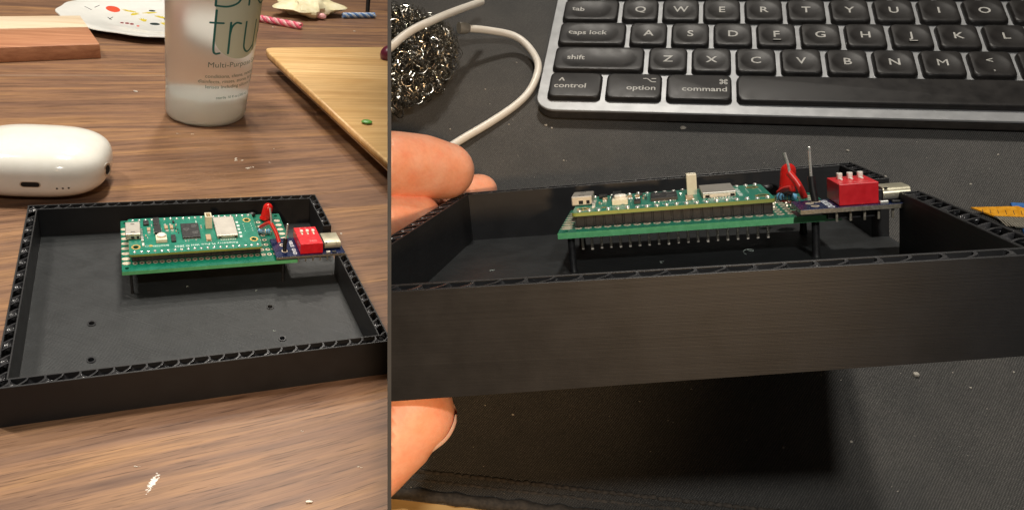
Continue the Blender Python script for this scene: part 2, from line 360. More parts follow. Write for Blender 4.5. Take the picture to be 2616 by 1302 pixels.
def frosted():
    m = mat('frosted_bottle', (.95, .93, .89), .34, 0, Transmission_Weight=.90, IOR=1.18); k = N(m)
    a = k.noise(k.coords((1, 1, .25)), .9, 4, .6); k.rough(a.outputs['Fac'], .27, .40)
    k.b.inputs['Subsurface Weight'].default_value = .0
    return m
M['bottle'] = frosted()
M['bottlebase'] = mat('bottle_base', (.86, .87, .82), .4, 0, Transmission_Weight=.3, IOR=1.2)
M['teal'] = mat('teal_print', (.012, .15, .14), .45)
M['teal_small'] = mat('grey_teal_print', (.10, .19, .17), .5)
M['disc'] = mat('pale_green_disc', (.62, .68, .56), .5)
M['label'] = None

# ---- the printed case ----
def gyroid(Lx, Ly, zt, depth, period, th, h, ph):
    xs = np.linspace(0, Lx, max(3, int(Lx/h)+1)); ys = np.linspace(0, Ly, max(3, int(Ly/h)+1))
    zs = np.concatenate([np.linspace(zt-depth, zt-.03, int(depth/h)+1), [zt]])
    X, Y, Z = np.meshgrid(xs, ys, zs, indexing='ij'); w = 2*pi/period
    x, y, z = X*w+ph[0], Y*w*1.0+ph[1], (Z-zt)*w+4.51
    V = np.abs(np.sin(x)*np.cos(y)+np.sin(y)*np.cos(z)+np.sin(z)*np.cos(x))-th
    V[:, :, -1] = np.maximum(V[:, :, -1], .35); V = np.where(V == 0, 1e-6, V)
    P = np.stack([X, Y, Z], -1).reshape(-1, 3); V = V.reshape(-1); nx, ny, nz = len(xs), len(ys), len(zs)
    I, J, K = np.meshgrid(np.arange(nx-1), np.arange(ny-1), np.arange(nz-1), indexing='ij')
    def idx(a, b, c): return ((I+a)*ny*nz+(J+b)*nz+(K+c)).reshape(-1)
    cn = [idx(0,0,0), idx(1,0,0), idx(1,1,0), idx(0,1,0), idx(0,0,1), idx(1,0,1), idx(1,1,1), idx(0,1,1)]
    T = np.concatenate([np.stack([cn[a], cn[b], cn[c], cn[d]], 1) for a, b, c, d in ((0,5,1,6),(0,1,2,6),(0,2,3,6),(0,3,7,6),(0,7,4,6),(0,4,5,6))])
    ins = V[T] < 0; cnt = ins.sum(1)
    order = np.argsort(~ins, axis=1, kind='stable'); T = np.take_along_axis(T, order, 1)
    def cut(a, b):
        t = (V[a]/(V[a]-V[b]))[:, None]; return P[a]+(P[b]-P[a])*t
    tris = []
    t1 = T[cnt == 1]; tris.append(np.stack([cut(t1[:,0],t1[:,1]), cut(t1[:,0],t1[:,2]), cut(t1[:,0],t1[:,3])], 1))
    t3 = T[cnt == 3]; tris.append(np.stack([cut(t3[:,3],t3[:,0]), cut(t3[:,3],t3[:,1]), cut(t3[:,3],t3[:,2])], 1))
    t2 = T[cnt == 2]; a, b, c, d = cut(t2[:,0],t2[:,2]), cut(t2[:,0],t2[:,3]), cut(t2[:,1],t2[:,3]), cut(t2[:,1],t2[:,2])
    tris += [np.stack([a, b, c], 1), np.stack([a, c, d], 1)]
    return np.concatenate(tris)
def tri_mesh(name, tris, m, parent):
    n = len(tris); me = bpy.data.meshes.new(name); me.vertices.add(n*3); me.vertices.foreach_set('co', (tris.reshape(-1)*S).astype(np.float32))
    me.loops.add(n*3); me.loops.foreach_set('vertex_index', np.arange(n*3, dtype=np.int32))
    me.polygons.add(n); me.polygons.foreach_set('loop_start', np.arange(0, n*3, 3, dtype=np.int32)); me.update(); me.validate()
    me.materials.append(m); return link(name, me, parent)
def offset_poly(P, d):       # P counter-clockwise, inset by d
    out = []; n = len(P)
    for i in range(n):
        a, b, c = Vector(P[i-1]), Vector(P[i]), Vector(P[(i+1) % n])
        e1 = (b-a).normalized(); e2 = (c-b).normalized(); n1 = Vector((-e1.y, e1.x)); n2 = Vector((-e2.y, e2.x))
        k = (n1+n2); k = k/max(.3, k.dot(n1)) if k.length > 1e-6 else n1
        out.append((b.x+k.x*d, b.y+k.y*d))
    return out
def make_case(fr, m, holes, label, wall_th=.62):
    W, ys, H, t, fl = m['W'], m['ys'], m['H'], m['t'], m['fl']; D = m['D']*ys; ty = t*ys
    nF, nB = D-m['n2']*ys, D-m['n1']*ys; zl, zr = m.get('zl', 0), m.get('zr', 0)
    root = thing('printed_case', label, 'case', fr)
    def warp(mb):
        mb.v = [(x, y, z+((zl+(zr-zl)*x/W)*(1-max(0, min(1, y/D))) if z < .01 else 0)) for x, y, z in mb.v]; return mb
    # walls: one closed outline round the C shape, with its two ends at the gap
    out = [(W, nF), (W-t, nF), (W-t, ty), (t, ty), (t, D-ty), (W-t, D-ty), (W-t, nB), (W, nB), (W, D), (0, D), (0, 0), (W, 0)]
    area = sum(out[i][0]*out[(i+1) % 12][1]-out[(i+1) % 12][0]*out[i][1] for i in range(12))
    if area < 0: out = out[::-1]
    inn = offset_poly(out, wall_th)
    mb = MB(); n = 12; vs = []; fs = []
    zr_ = H; steps = [0, fl]
    for poly, z in ((out, 0), (out, H), (inn, H), (inn, fl)): vs += [(x, y, z) for x, y in poly]
    for k in range(3): fs += [(k*n+i, k*n+(i+1) % n, (k+1)*n+(i+1) % n, (k+1)*n+i) for i in range(n)]
    mb.add(vs, fs); warp(mb)
    w = mb.build('wall', M['wall'], root, bevel=.12, seg=1)
    # little zits and a rougher first layer along the rim
    fl_mb = MB(); inset = .02
    hl = [circle(x, y, 1.05, 14, ys) for x, y in holes]
    fl_mb.plate([(inset+wall_th, inset+wall_th), (W-inset-wall_th*.2, inset+wall_th), (W-inset-wall_th*.2, D-inset-wall_th), (inset+wall_th, D-inset-wall_th)], hl, .6 if not zl else fl*.6, fl)
    f = fl_mb.build('floor_panel', M['floor'], root)
    for x, y in holes:
        MB().ring(x, y, 1.0, 1.5, fl-.3, fl+.32, 14, ys).build('hole_rim', M['infill'], f, smooth=True)
        MB().prism(circle(x, y, 1.0, 12, ys), .3, .5).build('hole_bottom', M['dark'], f)
    # brim of the first layer under the floor panel (closes the bottom)
    MB().box(.1, W-.1, .1, D-.1, .15+max(0, zr)*.0, .5).build('bottom_layer', M['wall'], root) if not zl else None
    per = 9.6; h = .38; dep = 4.2; e = wall_th*.8
    segs = [('x', 0, 0, W, ty), ('x', 0, D-ty, W, ty), ('y', 0, ty-e, D-2*ty+2*e, t), ('y', W-t, ty-e, nF-ty+e, t), ('y', W-t, nB, D-ty-nB+e, t)]
    for k, (ax, x0, y0, Ln, wd) in enumerate(segs):
        if ax == 'x':
            tr = gyroid(Ln-2*e, wd-2*e, H-.12, dep, per, .26, h, (k*1.3, .9, 1.2)); tr[:, :, 0] += x0+e; tr[:, :, 1] += y0+e
        else:
            tr = gyroid(Ln-(2*e if k > 2 else 0), wd-2*e, H-.12, dep, per, .26, h, (k*1.3, .9, 1.2)); tr = tr[:, :, [1, 0, 2]].copy(); tr[:, :, 0] += x0+e; tr[:, :, 1] += y0+(e if k == 4 else 0)
        tri_mesh('infill', tr, M['infill'], w)
    sm = MB()
    for px, py, cr_, ln in (((480, 731, 1, 1.4), (655, 741, 1, 1.2), (700, 845, .8, 1.5)) if fr == 'L' else ((1690, 668, 1.6, 2.6), (1925, 640, 3, 7), (1260, 690, .8, 2))):
        p = on(fr, px, py, fl+.15); a0 = R_.random()*6; sm.tube([(p.x+ln*.5*math.cos(a0+cr_*t)*t, p.y+ln*.5*math.sin(a0+cr_*t)*t*1.3, p.z+.2*math.sin(3*t)**2) for t in [i/8 for i in range(-4, 9)]], .06, 5)
    sm.build('plastic_shavings', M['silk'], root, kind='stuff')
    root['group'] = 'open black printed cases'
    return root
# ---- the circuit board stack ----
def make_board(fr, m, label, left):
    ys = m['ys']; bx, by, bz, bw, bd = m['bx'], m['by']*ys, m['bz'], m['bw'], m['bd']*ys
    root = thing('circuit_board', label, 'circuit board', fr, (bx, by, bz-1.6))
    root['group'] = 'green circuit boards standing in the cases'
    T = 1.6                                        # top of the perfboard above the thing's origin
    P = 2.467*bw/67.24; ox = .0721*bw              # hole pitch, first column
    def row(i): return bd*(.135+.0978*i)
    cor = [(.027*bw, bd*.058), (.027*bw, bd*.95), (.972*bw, bd*.95), (.972*bw, bd*.058)]
    pf = MB(); pf.plate(rrect(0, bw, 0, bd, .5, 2), [circle(x, y, .75, 10, ys) for x, y in cor], 0, T)
    pf = pf.build('perfboard', M['pcb'], root)
    e = MB(); e.box(-.03, bw+.03, -.05, .0, .02, T-.05); e.build('board_edge', M['pcb_edge'], pf)
    # ring pads: the columns and rows that stay in view beside the upper boards
    ring = MB().ring(0, 0, .52, .98, 0, .07, 12, 1.12).build('ring_pad', M['pad'], pf, smooth=True); ring.location = Vector((ox, row(0), T))*S
    hole = MB().prism(circle(0, 0, .52, 10, 1.12), 0, .03).build('pad_hole', M['dark'], pf); hole.location = Vector((ox, row(0), T))*S
    first = True
    cells = [(c, 0) for c in range(0, 23)]+[(c, r) for c in (20, 21, 22) for r in range(1, 8)]
    for c, r in cells[1:]:
        if c == 22 and r > 1: continue
        x, y = ox+c*P, row(r)
        inst(ring, pf, (x, y, T)); inst(hole, pf, (x, y, T))
    oval = MB().prism([(p[0], p[1]) for p in rrect(-1.55, 1.55, -1.2*bd/46, 1.2*bd/46, 1.15, 4)], 0, .08).build('oval_pad', M['pad'], pf)
    oval.location = Vector((.026*bw, row(0)+.5, T))*S
    for r in range(1, 8): inst(oval, pf, (.024*bw, row(r)-.2, T))
    for r in range(3, 8): inst(oval, pf, (.968*bw, row(r)+.6, T), 0, (.85, 1, 1))
    # header strips and their pins
    iz = m['iz']-bz+T; ix, iy, pd = m['ix']-bx, m['iy']*ys-by, m['pd']*ys
    pp = 2.495*51/51; px0 = ix+1.95; rw = pd
    for yy in (iy+rw*.055+1.3, iy+rw*.945-1.3):
        hd = MB(); hd.box(px0-pp/2, px0+19.5*pp, yy-1.06, yy+1.06, T+.05, iz-1.06)
        for k in range(20):
            xx = px0+k*pp; hd.prism([(xx-pp/2+.02, yy-.95), (xx-pp/2+.3, yy-1.15), (xx+pp/2-.3, yy-1.15), (xx+pp/2-.02, yy-.95), (xx+pp/2-.02, yy+.95), (xx+pp/2-.3, yy+1.15), (xx-pp/2+.3, yy+1.15), (xx-pp/2+.02, yy+.95)], T+.03, iz-1.02)
        hd = hd.build('pin_header', M['blackp'], root)
        pin = MB().box(-.34, .34, -.34, .34, -3.2 if left else -4.7, -.02).build('header_pin', M['pin'], hd, bevel=.14, seg=1); pin.location = Vector((px0, yy, 0))*S
        for k in range(1, 20): inst(pin, hd, (px0+k*pp, yy, -R_.random()*.25))
    # microcontroller board
    def U(u): return ix+u
    def V(v): return iy+pd*v
    holes = [circle(U(2.55), V(.195), 1.05, 14, 1.25), circle(U(48.1), V(.80), 1.05, 14, 1.25), circle(U(48.6), V(.225), 1.05, 14, 1.25)]
    mc = MB(); mc.plate(rrect(ix, ix+51, iy, iy+pd, 1.0, 3), holes, iz-1.0, iz)
    mc = mc.build('microcontroller_board', M['pico'], root)
    ed = MB(); o_ = rrect(ix-.05, ix+51.05, iy-.05, iy+pd+.05, 1.0, 3); i_ = rrect(ix+.05, ix+50.95, iy+.05, iy+pd-.05, .95, 3)
    nn = len(o_); vs = [(x, y, iz-.95) for x, y in o_]+[(x, y, iz-.06) for x, y in o_]+[(x, y, iz-.06) for x, y in i_]+[(x, y, iz-.95) for x, y in i_]
    ed.add(vs, [(k*nn+i, k*nn+(i+1) % nn, ((k+1) % 4)*nn+(i+1) % nn, ((k+1) % 4)*nn+i) for k in range(4) for i in range(nn)])
    ed.build('bare_edge', M['picoedge'], mc)
    for hx, hy in ((U(2.55), V(.195)), (U(48.1), V(.80)), (U(48.6), V(.225))):
        MB().ring(hx, hy, 1.05, 1.75, iz-.02, iz+.05, 16, 1.25).build('mounting_ring', M['gold'], mc, smooth=True)
    sj = MB().blob((0, 0, .05), (.62, .72, .48), 10, 6).build('solder_joint', M['solder'], mc, smooth=True); sj.location = Vector((U(1.95), V(.055), iz))*S
    for k in range(20):
        for v in (.055, .945):
            if (k, v) != (0, .055): inst(sj, mc, (U(1.95+k*pp), V(v), iz), R_.random(), (1, 1, .8+.5*R_.random()))
    zt = iz+.01
    def part(name, mb, mt, bevel=.0, **k): return mb.build(name, M[mt], mc, bevel=bevel, **k)
    def bxx(u0, u1, v0, v1, z0, z1): return MB().box(U(u0), U(u1), V(v0), V(v1), zt+z0, zt+z1)
    # micro usb socket
    us = MB(); us.box(U(-1.0), U(4.7), V(.40), V(.745), zt+.15, zt+2.7); part('usb_socket', us, 'steel', .28, seg=2)
    part('socket_slot', MB().box(U(-1.06), U(-.99), V(.44), V(.70), zt+.8, zt+2.1), 'dark')
    for v in (.45, .67): part('socket_notch', MB().box(U(1.0), U(2.6), V(v), V(v)+.5, zt+2.69, zt+2.74), 'dark')
    for a, b in ((1.0, 2.2), (3.1, 4.0)): part('socket_window', MB().box(U(a), U(b), V(.40)-.04, V(.40), zt+.5, zt+1.5), 'dark')
    part('socket_tab', bxx(4.7, 5.6, .33, .44, 0, .7), 'solder', .1)
    for i in range(5): part('socket_lead', bxx(4.7, 5.4, .46+i*.05, .48+i*.05, 0, .3), 'solder')
    # chips
    part('diode', bxx(5.9, 8.1, .775, .885, 0, 1.0), 'blackp', .12); part('regulator_coil', bxx(9.8, 12.2, .735, .93, 0, 1.4), 'blackp', .12)
    part('regulator_chip', bxx(9.9, 12.5, .50, .72, 0, 1.3), 'chip', .12)
    for i in range(4): part('chip_leg', bxx(9.6+(i % 2)*3.0, 9.95+(i % 2)*2.9, .55+.08*(i//2), .58+.08*(i//2), 0, .3), 'solder')
    part('flash_chip', bxx(16.0, 17.8, .265, .435, 0, .8), 'chip', .06)
    pr = bxx(20.4, 27.5, .335, .735, 0, .95); part('processor', pr, 'chip', .1)
    for i in range(12):
        for v0, v1 in ((.318, .336), (.734, .752)): part('chip_leg', bxx(20.9+i*.53, 21.1+i*.53, v0, v1, 0, .15), 'solder')
    mk = MB(); z = zt+.955
    for dx, dy in ((-.75, .3), (0, .35), (.75, .3), (-.4, -.15), (.4, -.15), (0, -.6)): mk.ring(U(22.4)+dx, V(.56)+dy*1.4, .28, .42, z, z+.01, 10, 1.3)
    for i, (w, yy) in enumerate(((2.2, .66), (1.9, .62), (2.4, .47), (2.0, .43))): mk.box(U(24.6), U(24.6)+w, V(yy), V(yy)+.35, z, z+.01)
    part('chip_print', mk, 'chipmark', kind='stuff')
    # boot button
    part('boot_button', MB().box(U(10.2), U(14.4), V(.27), V(.40)+.6, zt, zt+1.5), 'cream', .15)
    part('button_cap', MB().lathe([(1.75, 1.5), (1.75, 2.2), (1.4, 2.5), (.6, 2.55)], 20, 1, 1.0, (U(12.4), V(.37), zt)), 'white', smooth=True)
    # passives
    sp = [(7.2, 8.5, .60, .68, .8, 'cap'), (7.3, 8.4, .545, .585, .5, 'solder'), (14.0, 15.3, .63, .72, .8, 'cap'), (16.2, 17.4, .63, .72, .8, 'cap'), (14.3, 15.6, .575, .605, .4, 'solder'), (16.3, 17.5, .575, .605, .4, 'solder'),
          (14.0, 14.8, .74, .78, .5, 'solder'), (16.0, 16.8, .74, .78, .5, 'solder'), (17.4, 18.2, .81, .87, .6, 'chip'), (18.6, 19.1, .77, .79, .3, 'solder'), (18.4, 18.9, .72, .75, .4, 'cap'), (18.0, 18.5, .64, .67, .4, 'chip'),
          (18.9, 19.3, .60, .63, .4, 'chip'), (18.2, 18.6, .55, .58, .4, 'cap'), (19.0, 19.4, .50, .53, .3, 'chip'), (4.9, 5.7, .20, .27, .5, 'white'), (29.5, 31.5, .24, .385, .9, 'cap'), (29.4, 29.9, .225, .25, .4, 'solder'), (31.1, 31.6, .225, .25, .4, 'solder'),
          (28.3, 28.8, .60, .62, .4, 'solder'), (28.3, 28.8, .64, .66, .4, 'cap'), (28.3, 28.8, .68, .70, .4, 'solder'), (21.2, 21.8, .26, .28, .3, 'solder'), (22.3, 22.8, .26, .28, .3, 'solder'), (25.3, 25.7, .27, .30, .3, 'solder'), (8.9, 9.3, .74, .80, .4, 'solder'), (6.3, 6.8, .46, .50, .4, 'cap'), (6.9, 7.3, .40, .43, .4, 'solder')]
    for a, b, c, d, hh, mt in sp: part('component', bxx(a, b, c, d, 0, hh), mt, .06, seg=1)
    part('gold_spot', MB().lathe([(.75, 0), (.75, .06)], 16, 1, 1.25, (U(8.1), V(.205), zt)), 'gold')
    # debug connector (upright cream shell, open at the top)
    cx0, cx1, cy0, cy1 = U(30.3), U(33.0), V(.60), V(.60)+(4.6 if left else 3.6); ch = 5.6
    co = MB(); co.plate([(cx0, cy0), (cx1, cy0), (cx1, cy1), (cx0, cy1)], [[(cx0+.55, cy0+.55), (cx1-.55, cy0+.55), (cx1-.55, cy1-.55), (cx0+.55, cy1-.55)]], zt+.8, zt+ch)
    part('connector_shell', co, 'cream', .12, seg=1); part('connector_base', MB().box(cx0+.05, cx1-.05, cy0+.05, cy1-.05, zt, zt+1.4), 'cream')
    part('connector_contact', MB().box(cx0+1.1, cx1-1.1, cy0+1.2, cy1-1.2, zt+1.4, zt+4.4), 'gold')
    # radio shield can
    sx0, sx1, sv0, sv1 = 33.8, 42.5, .29, .845
    part('shield_frame', bxx(sx0+.15, sx1-.15, sv0+.01, sv1-.01, 0, 1.1), 'steel', .1)
    part('shield_lid', bxx(sx0, sx1, sv0, sv1, 1.1, 1.55), 'steel', .22, seg=2)
    for a in (34.6, 41.0): part('shield_slot', MB().box(U(a), U(a+1.1), V(sv0+.01)-.04, V(sv0+.01), zt+.15, zt+.8), 'dark')
    for i in range(9): part('shield_joint', bxx(35.2+i*.72, 35.55+i*.72, .235, .262, 0, .18), 'solder')
    # print on the board, reading from the far side
    tx = MB(); zz = iz+.015
    text_on(tx, 'Raspberry Pi Pico WH', 1.75, U(41.8), V(.163), zz, pi, .015, 'LEFT', 1.25, space=1.15); text_on(tx, '\u00a9 2022', 1.9, U(22.6), V(.150), zz, pi, .015, 'LEFT', 1.25)
    text_on(tx, 'BOOTSEL', 1.5, U(14.9), V(.197), zz, pi, .01, 'LEFT', 1.2)
    for i in range(5): tx.box(U(43.2), U(44.2+.2*(i % 2)), V(.30+i*.105), V(.355+i*.105), zz, zz+.01)
    for i in range(4): tx.box(U(46.0), U(46.2), V(.46+i*.07), V(.49+i*.07), zz, zz+.01); tx.box(U(49.2), U(49.4), V(.46+i*.07), V(.49+i*.07), zz, zz+.01)
    tx.box(U(26.8), U(27.1), V(.76), V(.86), zz, zz+.01); tx.ring(U(6.6), V(.205), .5, .62, zz, zz+.01, 12, 1.2)
    part('board_print', tx, 'silk', fix=False)
    # adapter board with switch block and plug
    ux, uy, uz, ud = m['ux']-bx, m['uy']*ys-by, m['uz']-bz+T, m['ud']*ys
    sx, sy, sw, sd, sh = m['sx']-bx, m['sy']*ys-by, m['sw'], m['sd']*ys, m['sh']
    uend = m['W']-bx-(.6 if left else .9)
    ad = MB().box(ux, uend, uy, uy+ud, uz-1.2, uz-.02).build('adapter_board', M['blue'], root, bevel=.12, seg=1)
    MB().box(ux-.03, uend+.03, uy-.05, uy+.0, uz-1.12, uz-.1).build('adapter_edge', M['steel'] if False else M['tin'], ad)
    tx = MB(); text_on(tx, 'VBUS', 2.1, ux+(sx-ux)*.80, uy+ud*.66, uz, -pi/2, .03, 'CENTER', 1.2); text_on(tx, 'GND', 2.1, ux+(sx-ux)*.80, uy+ud*.25, uz, -pi/2, .03, 'CENTER', 1.2)
    tx.build('board_print', M['silkblue'], ad, fix=False)
    for k in range(5):
        MB().box(ux+(sx-ux)*.9+k*3.1, ux+(sx-ux)*.9+.5+k*3.1, uy+1.2, uy+1.7, uz-3.6, uz-1.22).build('adapter_pin', M['tin'], ad)
    MB().box(ux+(sx-ux)*.75, uend-7.5, uy+3, uy+ud-3, uz-3.2, uz-1.22).build('adapter_header', M['blackp'], ad)
    for vx, vy in ((.45, .30), (.40, .62)):
        MB().ring(ux+(sx-ux)*vx, uy+ud*vy, .5, 1.0, uz-.02, uz+.06, 14, 1.2).build('ring_pad', M['pad'], ad, smooth=True)
    MB().box(uend-8.2, uend-6.4, uy+.5, uy+1.6, uz, uz+.7).build('component', M['solder'], ad, bevel=.1); MB().box(uend-5.6, uend-3.8, uy+.5, uy+1.6, uz, uz+.6).build('component', M['blackp'], ad, bevel=.1)
    # usb-c plug: rounded shell with hollow end
    pz0, pz1 = uz+.25, uz+3.35; py0, py1 = uy+ud*.20, uy+ud*.84; xe = uend+(-1.2 if left else -1.0); xs = sx+sw+1.3
    def stad(y0, y1, z0, z1, n=8):
        r = (z1-z0)/2; return [(y1-r+r*math.sin(a), (z0+z1)/2+r*math.cos(a)) for a in [pi*i/n for i in range(n+1)]]+[(y0+r-r*math.sin(a), (z0+z1)/2-r*math.cos(a)) for a in [pi*i/n for i in range(n+1)]]
    A_ = stad(py0, py1, pz0, pz1); B_ = stad(py0+.35, py1-.35, pz0+.35, pz1-.35); k = len(A_)
    vs = [(xs, a, b) for a, b in A_]+[(xe, a, b) for a, b in A_]+[(xe, a, b) for a, b in B_]+[(xs+1, a, b) for a, b in B_]
    fs = [(j*k+i, j*k+(i+1) % k, (j+1)*k+(i+1) % k, (j+1)*k+i) for j in range(3) for i in range(k)]+[tuple(range(k)), tuple(range(3*k, 4*k))]
    MB().add(vs, fs).build('usb_plug', M['nickel'], ad, smooth=True, angle=50)
    MB().box(xs-1.2, xs-.02, py0+.6, py1-.6, uz, pz1-.35).build('plug_body', M['blackp'], ad, bevel=.2)
    MB().box(xs+.3, xs+1.0, py0+.2, py0+.9, pz1-.12, pz1+.05).build('plug_tab', M['blackp'], ad)
    # switch block
    z0 = m['sz']-bz+T; db = MB().box(sx, sx+sw, sy, sy+sd, z0, z0+sh).build('switch_block', M['red'], root, bevel=.16, seg=2)
    for k in range(3):
        lx = sx+sw*(.26+.26*k) if left else sx+sw*(.24+.27*k); ly = sy+sd*.66
        MB().box(lx-.62, lx+.62, sy+sd*.38, sy+sd*.86, z0+sh-.02, z0+sh+.015).build('lever_slot', M['redfaint'] if False else M['red'], db)
        lv = MB(); lv.prism(rrect(lx-.62, lx+.62, ly-.5, ly+1.3, .45, 3), z0+sh-.01, z0+sh+(1.05 if left else 1.5)); lv.prism(rrect(lx-.3, lx+.36, ly-2.0, ly-.4, .25, 3), z0+sh-.01, z0+sh+.25)
        lv.build('switch_lever', M['white'], db, bevel=.16, seg=2, smooth=True)
    tx = MB(); text_on(tx, 'ON', 2.0, sx+sw*.62, sy+sd*.17, z0+sh+.012, pi, .02, 'CENTER', 1.2)
    for k, c in enumerate('321'): text_on(tx, c, 1.5, sx+sw*(.26+.26*k), sy+sd*.93, z0+sh+.012, pi, .01, 'CENTER', 1.2)
    tx.build('switch_print', M['redfaint'], db, fix=False)
    return root, dict(T=T, bx=bx, by=by, bz=bz, bw=bw, bd=bd, uz=uz, ux=ux, uy=uy, ud=ud, sx=sx, row=row, ox=ox, P=P)

def ony(fr, px, py, y):
    inv = FR[fr].inverted() @ W_CV; o = inv @ Vector((0, 0, 0)); d = (inv @ Vector(((px-C0[0])/F, (py-C0[1])/F, 1)))-o
    p = o+d*((y*S-o.y)/d.y); return p/S
def curve_pts(P, n=8):       # Catmull-Rom
    P = [Vector(p) for p in P]; Q = [P[0]*2-P[1]]+P+[P[-1]*2-P[-2]]; out = []
    for i in range(1, len(Q)-2):
        a, b, c, d = Q[i-1:i+3]
        for k in range(n):
            t = k/n; out.append(.5*((2*b)+(c-a)*t+(2*a-5*b+4*c-d)*t*t+(3*b-a-3*c+d)*t**3))
    out.append(P[-1]); return out
def extras(fr, root, m, q):
    """lamp, wires, resistor and posts soldered to the board (pixels give where they stand in the photo)"""
    o = Vector((q['bx'], q['by'], q['bz']-1.6)); rel = lambda p: p-o
    bz, uz = m['bz'], m['uz']
    if fr == 'L':
        base = on(fr, 676, 560, bz+.4); top = ony(fr, 688, 519, base.y+1.0)
        wb = on(fr, 713, 618, uz); wt = ony(fr, 692, 570, wb.y+4); wtip = ony(fr, 690, 532, wb.y+5.5); w2a = on(fr, 666, 580, bz+2.2); w2b = ony(fr, 690, 568, wb.y+6)
        kb = on(fr, 727, 641, uz); kt = ony(fr, 730, 609, kb.y+.6); tip = ony(fr, 735, 573, kb.y+1.5)
        ra, rb = on(fr, 658, 590, bz+1.4), on(fr, 691, 591, bz+1.4); bk = on(fr, 643, 547, bz+1); lr = 2.15; post_z = m['fl']
    else:
        base = on(fr, 2010, 489, bz+.4); top = ony(fr, 2015, 417, base.y+1.5)
        wb = on(fr, 2056, 506, uz); wt = ony(fr, 2015, 440, wb.y+2); wtip = ony(fr, 2004, 390, wb.y+3); w2a = on(fr, 1990, 492, bz+2.0); w2b = ony(fr, 2022, 480, wb.y+8)
        kb = on(fr, 2083, 515, uz); kt = ony(fr, 2072, 450, kb.y+.6); tip = ony(fr, 2067, 378, kb.y+1.5)
        ra, rb = on(fr, 1985, 502, bz+1.4), on(fr, 2036, 504, bz+1.4); bk = on(fr, 1958, 478, bz+1.5); lr = 2.2; post_z = m['fl']
    base, top, wb, wt, wtip, w2a, w2b, kb, kt, tip, ra, rb, bk = map(rel, (base, top, wb, wt, wtip, w2a, w2b, kb, kt, tip, ra, rb, bk))
    # lamp: round lens with dome on a flange
    d = (top-base); L = d.length; q4 = d.to_track_quat('Z', 'Y').to_matrix()
    def along(mb): mb.v = [tuple(base+q4 @ Vector(p)) for p in mb.v]; return mb
    ld = MB().lathe([(lr*1.12, 0), (lr*1.12, .9), (lr, 1.0), (lr, L-lr)]+[(lr*math.cos(a), L-lr+lr*math.sin(a)) for a in (.3, .6, .9, 1.2, 1.4)], 24)
    ld = along(ld).build('lamp_lens', M['lens'], root, smooth=True, angle=60)
    along(MB().box(-1.1, -.2, -.3, .3, .2, 3.2)).build('lead_frame', M['tin'], ld); along(MB().lathe([(.5, 3.2), (1.3, 4.2), (1.3, 4.5)], 12)).build('reflector_cup', M['tin'], ld)
    w = MB().tube(curve_pts([wb, wb+(wt-wb)*.5+Vector((.35, 0, .2)), wt], 5), .85, 10).build('red_sleeve', M['redsleeve'], root, smooth=True)
    MB().tube(curve_pts([w2a, (w2a+w2b)/2+Vector((0, 0, .3)), w2b], 4), .8, 10).build('red_sleeve', M['redsleeve'], root, smooth=True)
    MB().tube(curve_pts([wt-(wt-wb).normalized()*.6, wt+(wtip-wt)*.4+Vector((.25, 0, 0)), wtip], 5), [.34]*10+[.42], 8).build('wire_end', M['solder'], w, smooth=True)
    MB().blob(wb, (.7, .8, .45)).build('solder_joint', M['solder'], w, smooth=True)
    b = MB().tube(curve_pts([kb, (kb+kt)/2+Vector((-.15, 0, 0)), kt], 4), .88, 10).build('black_sleeve', M['blackp'], root, smooth=True)
    MB().tube([kt-(tip-kt)*.1, tip-(tip-kt)*.06, tip], [.33, .33, .36], 8).build('wire_end', M['solder'], b, smooth=True); MB().blob(tip, (.42, .42, .42)).build('wire_tip', M['solder'], b, smooth=True)
    MB().ring(kb.x, kb.y, .8, 1.25, kb.z, kb.z+.08, 14, 1.2).build('ring_pad', M['pad'], b)
    dr = (rb-ra); n = 14; pr = [(.0, .3), (.06, .95), (.16, 1.12), (.28, .9), (.72, .9), (.84, 1.12), (.94, .95), (1, .3)]
    rs = MB(); rs.tube([ra+dr*a for a, _ in pr], [r for _, r in pr], 12); rs = rs.build('resistor', M['resistor'], root, smooth=True, angle=60)
    for a in (.2, .36, .48, .60, .8): MB().tube([ra+dr*(a-.02), ra+dr*(a+.02)], 1.16 if a in (.2, .8) else .95, 12).build('resistor_band', M['band'] if a != .6 else M['gold'], rs)
    MB().tube([ra-dr*.12+Vector((0, 0, -1.3)), ra-dr*.1, ra], .25, 6).build('resistor_lead', M['tin'], rs); MB().tube([rb, rb+dr*.1, rb+dr*.12+Vector((0, 0, -1.3))], .25, 6).build('resistor_lead', M['tin'], rs)
    c = MB().blob(bk, (1.9, 1.5, .9), 14, 8).build('round_button', M['blackp'], root, smooth=True)
    pk_ = .55 if fr == 'L' else .95
    for x, y in ((3.0, 3.0), (q['bw']-5.5, 3.0), (3.0, q['bd']-3), (q['bw']-3, q['bd']-3)):
        zb = post_z+.02-o.z
        MB().lathe([(pk_*1.25, zb), (pk_*1.1, zb+.6), (pk_, zb+2), (pk_, -.02)], 12, 1, 1, (x, y, 0)).build('support_post', M['blackp'], root, smooth=True)
    jr = MB()
    for i in range(14):          # wires crossing between the boards
        a = Vector((q['bw']*.79+R_.random()*q['bw']*.1, q['bd']*(.30+R_.random()*.35), q['T']+.15)); jr.blob(a, (.5, .6, .45), 6, 4)
    if fr == 'R': jr.build('solder_joints', M['tin'], root, smooth=True, kind='stuff')

